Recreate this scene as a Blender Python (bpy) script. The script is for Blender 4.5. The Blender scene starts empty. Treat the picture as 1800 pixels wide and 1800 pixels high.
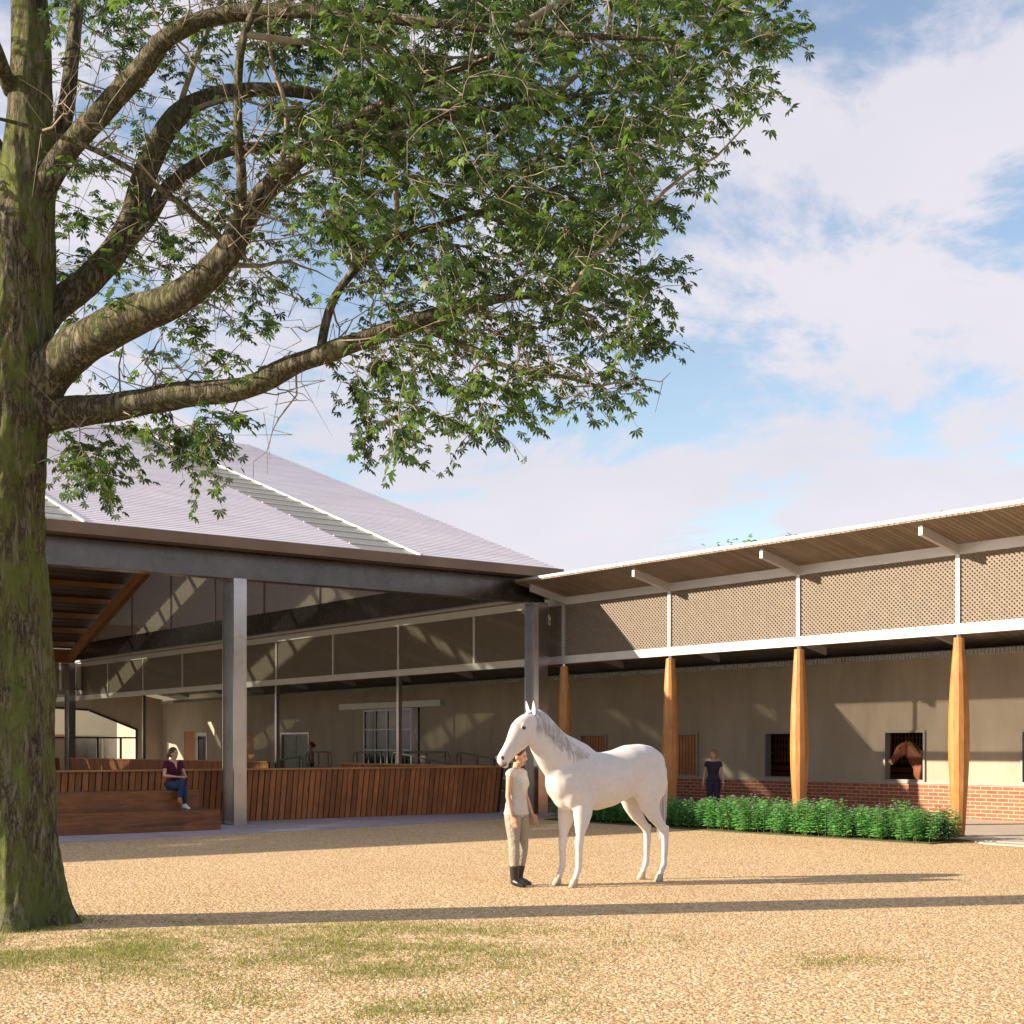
import bpy, bmesh, math, random
import numpy as np
from mathutils import Vector, Matrix, noise, Quaternion

R = math.radians
random.seed(7); rng = np.random.default_rng(7)
scn = bpy.context.scene
C = scn.collection

# ---------------------------------------------------------------- camera, sky, sun, exposure
cam_d = bpy.data.cameras.new('camera'); cam = bpy.data.objects.new('camera', cam_d); C.objects.link(cam)
cam.location = (0, 0, 1.7); cam.rotation_euler = (R(90), 0, 0)
cam_d.sensor_width = 36; cam_d.lens = 49.04; cam_d.shift_y = 0.2289; cam_d.clip_end = 3000; cam_d.clip_start = .1
scn.camera = cam
FOC = 2452.0

SUN_EL = R(21.5); LH = Vector((.98, .199)).normalized()          # horizontal direction the light travels
sun_d = bpy.data.lights.new('sun', 'SUN'); sun = bpy.data.objects.new('sun', sun_d); C.objects.link(sun)
L = Vector((LH.x*math.cos(SUN_EL), LH.y*math.cos(SUN_EL), -math.sin(SUN_EL)))
sun.rotation_euler = L.to_track_quat('-Z', 'Y').to_euler()
sun.location = (-30, -6, 20)
sun_d.energy = 5.0; sun_d.angle = R(.6); sun_d.color = (1, .83, .62)

world = bpy.data.worlds.new('World'); scn.world = world; world.use_nodes = True
wn = world.node_tree.nodes; wl = world.node_tree.links; wn.clear()
def wnode(t, **k):
    n = wn.new(t)
    for a, b in k.items(): setattr(n, a, b)
    return n
sky = wnode('ShaderNodeTexSky', sky_type='NISHITA', sun_disc=False)
sky.sun_elevation = SUN_EL; sky.sun_rotation = math.atan2(-LH.x, -LH.y)
sky.air_density = 1.0; sky.dust_density = .6; sky.ozone_density = 1.6
tc = wnode('ShaderNodeTexCoord'); sep = wnode('ShaderNodeSeparateXYZ'); wl.new(tc.outputs['Generated'], sep.inputs[0])
zz = wnode('ShaderNodeMath', operation='MAXIMUM'); wl.new(sep.outputs[2], zz.inputs[0]); zz.inputs[1].default_value = 0
za = wnode('ShaderNodeMath', operation='ADD'); wl.new(zz.outputs[0], za.inputs[0]); za.inputs[1].default_value = .16
dx = wnode('ShaderNodeMath', operation='DIVIDE'); wl.new(sep.outputs[0], dx.inputs[0]); wl.new(za.outputs[0], dx.inputs[1])
dy = wnode('ShaderNodeMath', operation='DIVIDE'); wl.new(sep.outputs[1], dy.inputs[0]); wl.new(za.outputs[0], dy.inputs[1])
cmb = wnode('ShaderNodeCombineXYZ'); wl.new(dx.outputs[0], cmb.inputs[0]); wl.new(dy.outputs[0], cmb.inputs[1])
mp = wnode('ShaderNodeMapping'); mp.inputs['Location'].default_value = (5.1, 2.4, 0); mp.inputs['Rotation'].default_value = (0, 0, R(-25)); mp.inputs['Scale'].default_value = (1.0, .8, 1)
wl.new(cmb.outputs[0], mp.inputs[0])
nz = wnode('ShaderNodeTexNoise'); nz.inputs['Scale'].default_value = 2.1; nz.inputs['Detail'].default_value = 10; nz.inputs['Roughness'].default_value = .63; nz.inputs['Distortion'].default_value = .35
wl.new(mp.outputs[0], nz.inputs[0])
rp = wnode('ShaderNodeValToRGB'); rp.color_ramp.elements[0].position = .415; rp.color_ramp.elements[1].position = .545
rp.color_ramp.interpolation = 'EASE'
wl.new(nz.outputs[0], rp.inputs[0])
nz2 = wnode('ShaderNodeTexNoise'); nz2.inputs['Scale'].default_value = 1.5; nz2.inputs['Detail'].default_value = 8; nz2.inputs['Roughness'].default_value = .55
wl.new(mp.outputs[0], nz2.inputs[0])
cc = wnode('ShaderNodeMix', data_type='RGBA'); wl.new(nz2.outputs[0], cc.inputs[0])
cc.inputs[6].default_value = (6.0, 6.2, 7.3, 1); cc.inputs[7].default_value = (9.0, 8.3, 8.6, 1)
mx = wnode('ShaderNodeMix', data_type='RGBA')
lo1 = wnode('ShaderNodeMapRange'); wl.new(sep.outputs[2], lo1.inputs[0]); lo1.inputs[1].default_value = .12; lo1.inputs[2].default_value = .27; lo1.inputs[3].default_value = .075; lo1.inputs[4].default_value = 0
loa = wnode('ShaderNodeMath', operation='ADD'); wl.new(nz.outputs[0], loa.inputs[0]); wl.new(lo1.outputs[0], loa.inputs[1]); wl.new(loa.outputs[0], rp.inputs[0])
mskmul = wnode('ShaderNodeMath', operation='MULTIPLY'); wl.new(rp.outputs[0], mskmul.inputs[0]); mskmul.inputs[1].default_value = .94
wl.new(mskmul.outputs[0], mx.inputs[0]); skm = wnode('ShaderNodeMix', data_type='RGBA', blend_type='MULTIPLY'); skm.inputs[0].default_value = 1; skm.inputs[7].default_value = (2.5, 2.2, 2.0, 1)
wl.new(sky.outputs[0], skm.inputs[6]); wl.new(skm.outputs[2], mx.inputs[6]); wl.new(cc.outputs[2], mx.inputs[7])
bg = wnode('ShaderNodeBackground'); wl.new(mx.outputs[2], bg.inputs[0]); bg.inputs[1].default_value = .05
wo = wnode('ShaderNodeOutputWorld'); wl.new(bg.outputs[0], wo.inputs[0])

scn.view_settings.view_transform = 'Standard'; scn.view_settings.look = 'None'
scn.view_settings.exposure = 1.12; scn.view_settings.gamma = 1
scn.render.engine = 'CYCLES'
scn.cycles.max_bounces = 8; scn.cycles.transparent_max_bounces = 16

# ---------------------------------------------------------------- frame of the buildings
TH = math.atan2(.602, .798)
def W(a, b, z=0):
    return Vector((math.cos(TH)*a - math.sin(TH)*b, math.sin(TH)*a + math.cos(TH)*b, z))
def proj(p):
    return 900 + FOC*p[0]/p[1], 1312 - FOC*(p[2]-1.7)/p[1]
def unproj(px, py, Z):
    return Vector(((px-900)/FOC*Z, Z, 1.7+(1312-py)/FOC*Z))

# ---------------------------------------------------------------- node materials
def M_(name):
    m = bpy.data.materials.new(name); m.use_nodes = True
    nt = m.node_tree; b = nt.nodes['Principled BSDF']
    return m, nt, b
def N(nt, t, **k):
    n = nt.nodes.new(t)
    for a, v in k.items(): setattr(n, a, v)
    return n
def coords(nt, scale=(1,1,1), which='Object', rot=(0,0,0)):
    t = N(nt, 'ShaderNodeTexCoord'); m = N(nt, 'ShaderNodeMapping')
    m.inputs['Scale'].default_value = scale; m.inputs['Rotation'].default_value = rot
    nt.links.new(t.outputs[which], m.inputs[0]); return m.outputs[0]
def noise_n(nt, vec, scale, detail=4, rough=.5, dist=0):
    n = N(nt, 'ShaderNodeTexNoise'); nt.links.new(vec, n.inputs[0])
    n.inputs['Scale'].default_value = scale; n.inputs['Detail'].default_value = detail
    n.inputs['Roughness'].default_value = rough; n.inputs['Distortion'].default_value = dist
    return n.outputs[0]
def ramp(nt, fac, stops):
    r = N(nt, 'ShaderNodeValToRGB'); nt.links.new(fac, r.inputs[0])
    e = r.color_ramp.elements
    while len(e) < len(stops): e.new(.5)
    for i, (p, c) in enumerate(stops):
        e[i].position = p; e[i].color = (c[0], c[1], c[2], 1) if not isinstance(c, (int, float)) else (c, c, c, 1)
    return r.outputs[0]
def mixc(nt, fac, a, b, mode='MIX'):
    m = N(nt, 'ShaderNodeMix', data_type='RGBA', blend_type=mode)
    for s, i in ((fac, 0), (a, 6), (b, 7)):
        if hasattr(s, 'node'): nt.links.new(s, m.inputs[i])
        elif i == 0: m.inputs[0].default_value = s
        else: m.inputs[i].default_value = (*s, 1)
    return m.outputs[2]
def bump(nt, b, h, strength=.3, dist=.02):
    n = N(nt, 'ShaderNodeBump'); n.inputs['Strength'].default_value = strength; n.inputs['Distance'].default_value = dist
    nt.links.new(h, n.inputs['Height']); nt.links.new(n.outputs[0], b.inputs['Normal'])
def simple(name, c1, c2=None, rough=.6, metal=0, nscale=3, stretch=(1,1,1), bstr=.15, bdist=.01, bscale=None, spec=.5, detail=5):
    m, nt, b = M_(name); c2 = c2 or tuple(x*.8 for x in c1)
    v = coords(nt, stretch); f = noise_n(nt, v, nscale, detail, .6)
    nt.links.new(ramp(nt, f, [(.3, c2), (.7, c1)]), b.inputs['Base Color'])
    b.inputs['Roughness'].default_value = rough; b.inputs['Metallic'].default_value = metal
    b.inputs['Specular IOR Level'].default_value = spec
    if bstr: bump(nt, b, noise_n(nt, v, bscale or nscale*6, 6, .65), bstr, bdist)
    return m
MAT = {}
# galvanised steel with spangle
def steel(name, c1, c2, rough, metal=.75):
    m, nt, b = M_(name); v = coords(nt)
    vo = N(nt, 'ShaderNodeTexVoronoi'); nt.links.new(v, vo.inputs[0]); vo.inputs['Scale'].default_value = 45
    f = noise_n(nt, v, 1.4, 5, .6)
    c = mixc(nt, .05, ramp(nt, f, [(.3, c2), (.7, c1)]), vo.outputs['Color'], 'OVERLAY')
    hs = N(nt, 'ShaderNodeHueSaturation'); hs.inputs['Saturation'].default_value = .35; nt.links.new(c, hs.inputs['Color'])
    nt.links.new(hs.outputs[0], b.inputs['Base Color'])
    nt.links.new(ramp(nt, noise_n(nt, v, 9, 5, .7), [(.3, rough-.04), (.7, rough+.06)]), b.inputs['Roughness'])
    b.inputs['Metallic'].default_value = metal
    bump(nt, b, vo.outputs['Distance'], .025, .006)
    return m
MAT['steel'] = steel('galvanised_steel', (.46,.43,.44), (.36,.335,.345), .20, 1.0)
MAT['darksteel'] = steel('dull_steel', (.13,.10,.085), (.09,.07,.06), .24, .95)
MAT['whitesteel'] = steel('pale_steel', (.62,.59,.59), (.54,.52,.52), .40, .4)
MAT['frame'] = simple('grey_frame', (.30,.30,.29), (.25,.25,.24), .5, .3, 6, bstr=.02)
MAT['fascia'] = simple('bronze_fascia', (.19,.125,.085), (.14,.09,.06), .38, .6, 1.2, bstr=.03)
MAT['railsteel'] = simple('rail_paint', (.20,.24,.21), (.13,.16,.14), .4, .3, 5)
MAT['blackframe'] = simple('black_frame', (.03,.03,.03), None, .5, .2, 4)
# wood kinds
def wood(name, c1, c2, rough=.5, axis='z', scale=1.0, knots=True, tint=0.0, bs=.3):
    m, nt, b = M_(name)
    st = {'x': (.12,1,1), 'y': (1,.12,1), 'z': (1,1,.12)}[axis]
    st = tuple(s*scale for s in st); v = coords(nt, st)
    f = noise_n(nt, v, 9, 8, .7, 1.2)
    f2 = noise_n(nt, coords(nt, (1,1,1)), 1.3*scale, 3, .5)
    col = ramp(nt, f, [(.28, c2), (.5, tuple((x+y)/2 for x, y in zip(c1, c2))), (.72, c1)])
    col = mixc(nt, ramp(nt, f2, [(.35, 0.0), (.75, .45)]), col, tuple(x*.6 for x in c2))
    if tint:
        g = N(nt, 'ShaderNodeNewGeometry')
        hs = N(nt, 'ShaderNodeHueSaturation'); nt.links.new(col, hs.inputs['Color'])
        mr = N(nt, 'ShaderNodeMapRange'); nt.links.new(g.outputs['Random Per Island'], mr.inputs[0])
        mr.inputs[3].default_value = 1-tint; mr.inputs[4].default_value = 1+tint
        nt.links.new(mr.outputs[0], hs.inputs['Value']); col = hs.outputs[0]
    if knots:
        vo = N(nt, 'ShaderNodeTexVoronoi'); nt.links.new(coords(nt, tuple(4*s for s in st)), vo.inputs[0]); vo.inputs['Scale'].default_value = .6*scale
        col = mixc(nt, ramp(nt, vo.outputs['Distance'], [(.03, .85), (.10, 0.0)]), col, tuple(x*.35 for x in c2))
    nt.links.new(col, b.inputs['Base Color']); b.inputs['Roughness'].default_value = rough
    bump(nt, b, f, bs, .006)
    return m
MAT['post_wood'] = wood('honey_timber', (.62,.31,.10), (.33,.13,.032), .5, 'z', 1.6, bs=.6)
MAT['fence_wood'] = wood('red_brown_board', (.48,.195,.07), (.22,.08,.028), .6, 'z', 1.3, tint=.25)
MAT['bench_wood'] = wood('bench_timber', (.36,.13,.035), (.05,.017,.007), .4, 'x', .9, knots=False)
MAT['cap_wood'] = wood('cap_timber', (.52,.26,.10), (.36,.16,.06), .5, 'x', 1)
MAT['slat_wood'] = wood('soffit_board', (.30,.235,.18), (.20,.15,.11), .65, 'x', 1.2, knots=False, tint=.18)
MAT['rafter_wood'] = wood('orange_rafter', (.38,.19,.08), (.25,.12,.05), .5, 'y', 1, knots=False)
MAT['door_wood'] = wood('door_timber', (.45,.18,.06), (.32,.12,.035), .45, 'z', .8, knots=False)
MAT['lattice'] = simple('lattice_slat', (.215,.175,.14), (.165,.135,.105), .65, 0, 6)
MAT['plaster'] = simple('lime_plaster', (.45,.39,.315), (.35,.30,.235), .9, 0, 1.4, (1,1,.35), bstr=.35, bdist=.01, bscale=45, spec=.15)
MAT['plaster_lit'] = simple('sunlit_plaster', (.72,.62,.42), (.66,.56,.38), .9, 0, .8, bstr=.2, spec=.15)  # pavilion plaster: warm sunlight is put into this paler, yellower colour
MAT['concrete'] = simple('corridor_concrete', (.50,.45,.40), (.42,.38,.34), .8, 0, 1.5, bstr=.2, bscale=40)
MAT['sill'] = simple('stone_sill', (.45,.42,.38), (.36,.34,.31), .8, 0, 8)
def roof_mat():
    m, nt, b = M_('zinc_roof'); v = coords(nt, (.25, 1, 1)); f = noise_n(nt, v, 2.2, 5, .6)
    nt.links.new(ramp(nt, f, [(.3, (.74,.69,.74)), (.7, (.88,.83,.87))]), b.inputs['Base Color'])
    b.inputs['Roughness'].default_value = .5; b.inputs['Metallic'].default_value = .1
    bump(nt, b, noise_n(nt, coords(nt, (.3,1,1)), 30, 3), .05, .005); return m
MAT['roof'] = roof_mat()
MAT['ceil'] = simple('dark_ceiling', (.11,.075,.05), (.06,.04,.028), .5, .1, 2, (.2,1,1))
def brick_mat():
    m, nt, b = M_('red_brick')
    t = N(nt, 'ShaderNodeTexCoord'); s = N(nt, 'ShaderNodeSeparateXYZ'); c = N(nt, 'ShaderNodeCombineXYZ')
    nt.links.new(t.outputs['Object'], s.inputs[0]); nt.links.new(s.outputs[1], c.inputs[0]); nt.links.new(s.outputs[2], c.inputs[1])
    br = N(nt, 'ShaderNodeTexBrick'); nt.links.new(c.outputs[0], br.inputs[0])
    br.inputs['Scale'].default_value = 1; br.inputs['Brick Width'].default_value = .285; br.inputs['Row Height'].default_value = .088
    br.inputs['Mortar Size'].default_value = .0075; br.inputs['Mortar Smooth'].default_value = .1; br.inputs['Bias'].default_value = 0
    br.inputs['Color1'].default_value = (.40,.13,.065,1); br.inputs['Color2'].default_value = (.27,.08,.045,1); br.inputs['Mortar'].default_value = (.55,.46,.36,1)
    f = noise_n(nt, t.outputs['Object'], 14, 6, .7)
    col = mixc(nt, .5, br.outputs['Color'], ramp(nt, f, [(.3, (.32,.30,.30)), (.7, (.68,.66,.64))]), 'OVERLAY')
    nt.links.new(col, b.inputs['Base Color']); b.inputs['Roughness'].default_value = .85
    sb = N(nt, 'ShaderNodeMath', operation='MULTIPLY_ADD'); nt.links.new(br.outputs['Fac'], sb.inputs[0]); sb.inputs[1].default_value = -1
    nt.links.new(f, sb.inputs[2]); bump(nt, b, sb.outputs[0], .5, .008)
    return m
MAT['brick'] = brick_mat()
def gravel_mat(name, cols, scale, bs, bd):
    m, nt, b = M_(name); v = coords(nt)
    vo = N(nt, 'ShaderNodeTexVoronoi'); nt.links.new(v, vo.inputs[0]); vo.inputs['Scale'].default_value = scale
    vo2 = N(nt, 'ShaderNodeTexVoronoi'); nt.links.new(v, vo2.inputs[0]); vo2.inputs['Scale'].default_value = scale*2.3
    s = N(nt, 'ShaderNodeSeparateColor'); nt.links.new(vo.outputs['Color'], s.inputs[0])
    s2 = N(nt, 'ShaderNodeSeparateColor'); nt.links.new(vo2.outputs['Color'], s2.inputs[0])
    c1 = ramp(nt, s.outputs[0], cols); c2 = ramp(nt, s2.outputs[0], cols)
    big = noise_n(nt, v, .35, 5, .6)
    c = mixc(nt, .35, c1, c2)
    c = mixc(nt, ramp(nt, big, [(.40, 0.0), (.8, .25)]), c, (.42,.27,.15))
    # darker gaps between stones
    g = ramp(nt, vo.outputs['Distance'], [(.30, (1,1,1)), (.75, (.60,.54,.5))])
    c = mixc(nt, .55, c, g, 'MULTIPLY')
    nt.links.new(c, b.inputs['Base Color']); b.inputs['Roughness'].default_value = .9; b.inputs['Specular IOR Level'].default_value = .2
    h = N(nt, 'ShaderNodeMath', operation='SUBTRACT'); h.inputs[0].default_value = 1; nt.links.new(vo.outputs['Distance'], h.inputs[1])
    h2 = N(nt, 'ShaderNodeMath', operation='MULTIPLY_ADD'); nt.links.new(vo2.outputs['Distance'], h2.inputs[0]); h2.inputs[1].default_value = -.5; nt.links.new(h.outputs[0], h2.inputs[2])
    bump(nt, b, h2.outputs[0], bs, bd)
    return m
MAT['gravel'] = gravel_mat('orange_gravel', [(.0,(.26,.15,.085)), (.25,(.47,.31,.16)), (.55,(.67,.495,.255)), (.8,(.78,.61,.37)), (1,(.85,.75,.58))], 34, .9, .012)
MAT['paving'] = simple('lilac_paving', (.42,.37,.42), (.30,.27,.31), .8, 0, 2.5, bstr=.3, bscale=60)
MAT['soil'] = simple('bed_soil', (.08,.10,.03), (.05,.05,.02), .95, 0, 12, bstr=.5)
MAT['field'] = simple('far_field', (.14,.19,.05), (.10,.14,.04), .95, 0, .3, bstr=.3)
MAT['arena_sand'] = simple('arena_sand', (.42,.32,.21), (.34,.25,.16), .95, 0, 2, bstr=.5, bscale=30)
def glass_mat(name, tint, alpha_f):
    m = bpy.data.materials.new(name); m.use_nodes = True; nt = m.node_tree; nt.nodes.clear()
    o = N(nt, 'ShaderNodeOutputMaterial'); tr = N(nt, 'ShaderNodeBsdfTransparent'); tr.inputs[0].default_value = (*tint, 1)
    gl = N(nt, 'ShaderNodeBsdfGlossy'); gl.inputs['Roughness'].default_value = .08; gl.inputs[0].default_value = (.9,.9,.9,1)
    mx = N(nt, 'ShaderNodeMixShader'); mx.inputs[0].default_value = alpha_f
    nt.links.new(tr.outputs[0], mx.inputs[1]); nt.links.new(gl.outputs[0], mx.inputs[2]); nt.links.new(mx.outputs[0], o.inputs[0])
    return m
MAT['skylight'] = glass_mat('skylight_glass', (.80,.86,.84), .12)
def _sk(m):
    nt = m.node_tree; o = nt.nodes['Material Output']; src = o.inputs[0].links[0].from_socket
    d = N(nt, 'ShaderNodeBsdfDiffuse'); d.inputs[0].default_value = (.75,.74,.70,1); t = N(nt, 'ShaderNodeBsdfTranslucent'); t.inputs[0].default_value = (.75,.74,.70,1)
    x = N(nt, 'ShaderNodeMixShader'); x.inputs[0].default_value = .4; nt.links.new(d.outputs[0], x.inputs[1]); nt.links.new(t.outputs[0], x.inputs[2])
    y = N(nt, 'ShaderNodeMixShader'); y.inputs[0].default_value = .34; nt.links.new(src, y.inputs[1]); nt.links.new(x.outputs[0], y.inputs[2]); nt.links.new(y.outputs[0], o.inputs[0])
_sk(MAT['skylight'])
MAT['glass'] = glass_mat('window_glass', (.42,.42,.43), .06)
MAT['stall_dark'] = simple('stall_lining_and_dark_liner', (.14,.08,.05), (.08,.045,.028), .7, 0, 4)
MAT['grille'] = simple('grille_bars', (.60,.27,.16), (.40,.17,.10), .5, 0, 4)
def leaf_mat(name, c1, c2, trans=.4, gloss=.45):
    m = bpy.data.materials.new(name); m.use_nodes = True; nt = m.node_tree; nt.nodes.clear()
    o = N(nt, 'ShaderNodeOutputMaterial'); g = N(nt, 'ShaderNodeNewGeometry')
    col = ramp(nt, g.outputs['Random Per Island'], [(0, c2), (.6, tuple((x+y)/2 for x, y in zip(c1, c2))), (1, c1)])
    p = N(nt, 'ShaderNodeBsdfPrincipled'); nt.links.new(col, p.inputs['Base Color']); p.inputs['Roughness'].default_value = gloss; p.inputs['Specular IOR Level'].default_value = .35
    t = N(nt, 'ShaderNodeBsdfTranslucent'); hs = N(nt, 'ShaderNodeHueSaturation'); hs.inputs['Value'].default_value = 1.9; hs.inputs['Hue'].default_value = .485
    nt.links.new(col, hs.inputs['Color']); nt.links.new(hs.outputs[0], t.inputs[0])
    x = N(nt, 'ShaderNodeMixShader'); x.inputs[0].default_value = trans
    nt.links.new(p.outputs[0], x.inputs[1]); nt.links.new(t.outputs[0], x.inputs[2]); nt.links.new(x.outputs[0], o.inputs[0])
    return m
MAT['leaf'] = leaf_mat('tree_leaf', (.10,.19,.03), (.02,.052,.02), .38)
MAT['leaf_bright'] = leaf_mat('far_tree_leaf', (.16,.30,.04), (.08,.17,.02), .45)
MAT['shrub'] = leaf_mat('shrub_leaf', (.22,.52,.16), (.09,.28,.10), .3, .4)
MAT['flower'] = leaf_mat('lilac_petal', (.45,.26,.50), (.30,.16,.34), .3)
MAT['blade'] = leaf_mat('grass_blade', (.26,.27,.07), (.13,.17,.04), .3)
MAT['stem'] = simple('plant_stem', (.12,.15,.05), None, .8, 0, 8)
def bark_mat(name='mossy_bark', moss_amt=.85, lift=1.0):
    m, nt, b = M_(name); v = coords(nt, (1,1,.22))
    f0 = noise_n(nt, v, 13, 12, .72, .5)
    rd = N(nt, 'ShaderNodeMath', operation='SUBTRACT'); nt.links.new(f0, rd.inputs[0]); rd.inputs[1].default_value = .5
    ra = N(nt, 'ShaderNodeMath', operation='ABSOLUTE'); nt.links.new(rd.outputs[0], ra.inputs[0])
    rm_ = N(nt, 'ShaderNodeMath', operation='MULTIPLY'); nt.links.new(ra.outputs[0], rm_.inputs[0]); rm_.inputs[1].default_value = 4.2; f = rm_.outputs[0]; f2 = noise_n(nt, coords(nt, (1,1,.5)), 3.4, 8, .75)
    f3 = noise_n(nt, v, 32, 6, .7)
    col = ramp(nt, f, [(.02, (.07,.058,.045)), (.22, (.30,.265,.20)), (.7, (.60,.55,.45))])
    moss = mixc(nt, f3, (.14,.20,.045), (.42,.50,.15))
    col = mixc(nt, ramp(nt, f2, [(.43, 0.0), (.58, moss_amt)]), col, moss)
    nt.links.new(col, b.inputs['Base Color']); b.inputs['Roughness'].default_value = .95; b.inputs['Specular IOR Level'].default_value = .1
    h = N(nt, 'ShaderNodeMath', operation='MULTIPLY_ADD'); nt.links.new(f3, h.inputs[0]); h.inputs[1].default_value = .3; nt.links.new(f, h.inputs[2])
    bump(nt, b, h.outputs[0], 1.0, .14)
    return m
MAT['bark'] = bark_mat(); MAT['limb_bark'] = bark_mat('limb_bark', .28)
MAT['twig'] = simple('twig_bark', (.34,.30,.245), (.17,.145,.11), .9, 0, 5, bstr=.4, spec=.1)
def horse_mat(name, c1, c2, c3):
    m, nt, b = M_(name); v = coords(nt)
    f = noise_n(nt, v, 2.2, 6, .6); f2 = noise_n(nt, coords(nt, (1,1,1)), 16, 5, .7)
    col = mixc(nt, ramp(nt, f, [(.4, 0.0), (.75, .6)]), c1, c2)
    col = mixc(nt, ramp(nt, f2, [(.45, 0.0), (.8, .35)]), col, c3)
    nt.links.new(col, b.inputs['Base Color']); b.inputs['Roughness'].default_value = .55; b.inputs['Specular IOR Level'].default_value = .3
    b.inputs['Sheen Weight'].default_value = .15
    bump(nt, b, noise_n(nt, coords(nt, (3,3,14)), 30, 4, .6), .12, .004); return m
MAT['white_coat'] = horse_mat('grey_white_coat', (.68,.65,.65), (.55,.53,.55), (.40,.385,.40))
MAT['chestnut_coat'] = horse_mat('chestnut_coat', (.19,.055,.02), (.14,.038,.015), (.10,.027,.011))
MAT['grey_hair'] = simple('grey_mane', (.74,.73,.77), (.44,.43,.48), .5, 0, 25, (1,1,.2))
MAT['flax_hair'] = simple('flaxen_mane', (.30,.17,.06), (.20,.10,.035), .5, 0, 25)
MAT['hoof'] = simple('hoof_horn', (.50,.46,.40), (.38,.34,.30), .5, 0, 20, (1,1,.3))
MAT['eye'] = simple('dark_eye', (.012,.01,.01), None, .08, 0, 3, bstr=0, spec=.8)
MAT['nostril'] = simple('nostril_skin', (.12,.09,.09), (.08,.06,.06), .6, 0, 10, bstr=0)
MAT['pale_muzzle'] = simple('pale_muzzle', (.75,.66,.60), (.62,.52,.48), .6, 0, 10, bstr=0)
MAT['skin'] = simple('skin', (.56,.33,.235), (.48,.27,.19), .5, 0, 5, bstr=.05)
MAT['skin_b'] = simple('skin_tan', (.42,.235,.16), (.36,.19,.13), .5, 0, 5, bstr=.05)
MAT['lips'] = simple('lips', (.42,.14,.11), None, .4, 0, 5, bstr=0)
MAT['brown_hair'] = simple('brown_hair', (.10,.05,.025), (.03,.016,.01), .45, 0, 30, (1,1,.2))
MAT['fair_hair'] = simple('fair_hair', (.33,.18,.08), (.18,.09,.04), .45, 0, 30, (1,1,.2))
def cloth(name, c): return simple(name, c, tuple(x*.75 for x in c), .85, 0, 7, bstr=1.0, bdist=.05, bscale=9, spec=.15)
MAT['white_cloth'] = cloth('white_cloth', (.68,.66,.62)); MAT['beige_cloth'] = cloth('grey_breeches', (.40,.36,.30))
MAT['black_leather'] = simple('black_leather', (.02,.018,.016), None, .35, 0, 6)
MAT['plum_cloth'] = cloth('plum_cloth', (.085,.018,.04)); MAT['denim'] = cloth('denim', (.03,.06,.13))
MAT['navy_cloth'] = cloth('navy_cloth', (.045,.04,.07)); MAT['sage_cloth'] = cloth('pale_green_cloth', (.30,.36,.32))
MAT['sneaker'] = simple('white_rubber', (.7,.7,.7), None, .6, 0, 5)
MAT['tan_leather'] = simple('tan_leather', (.42,.15,.05), None, .5, 0, 5)

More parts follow.
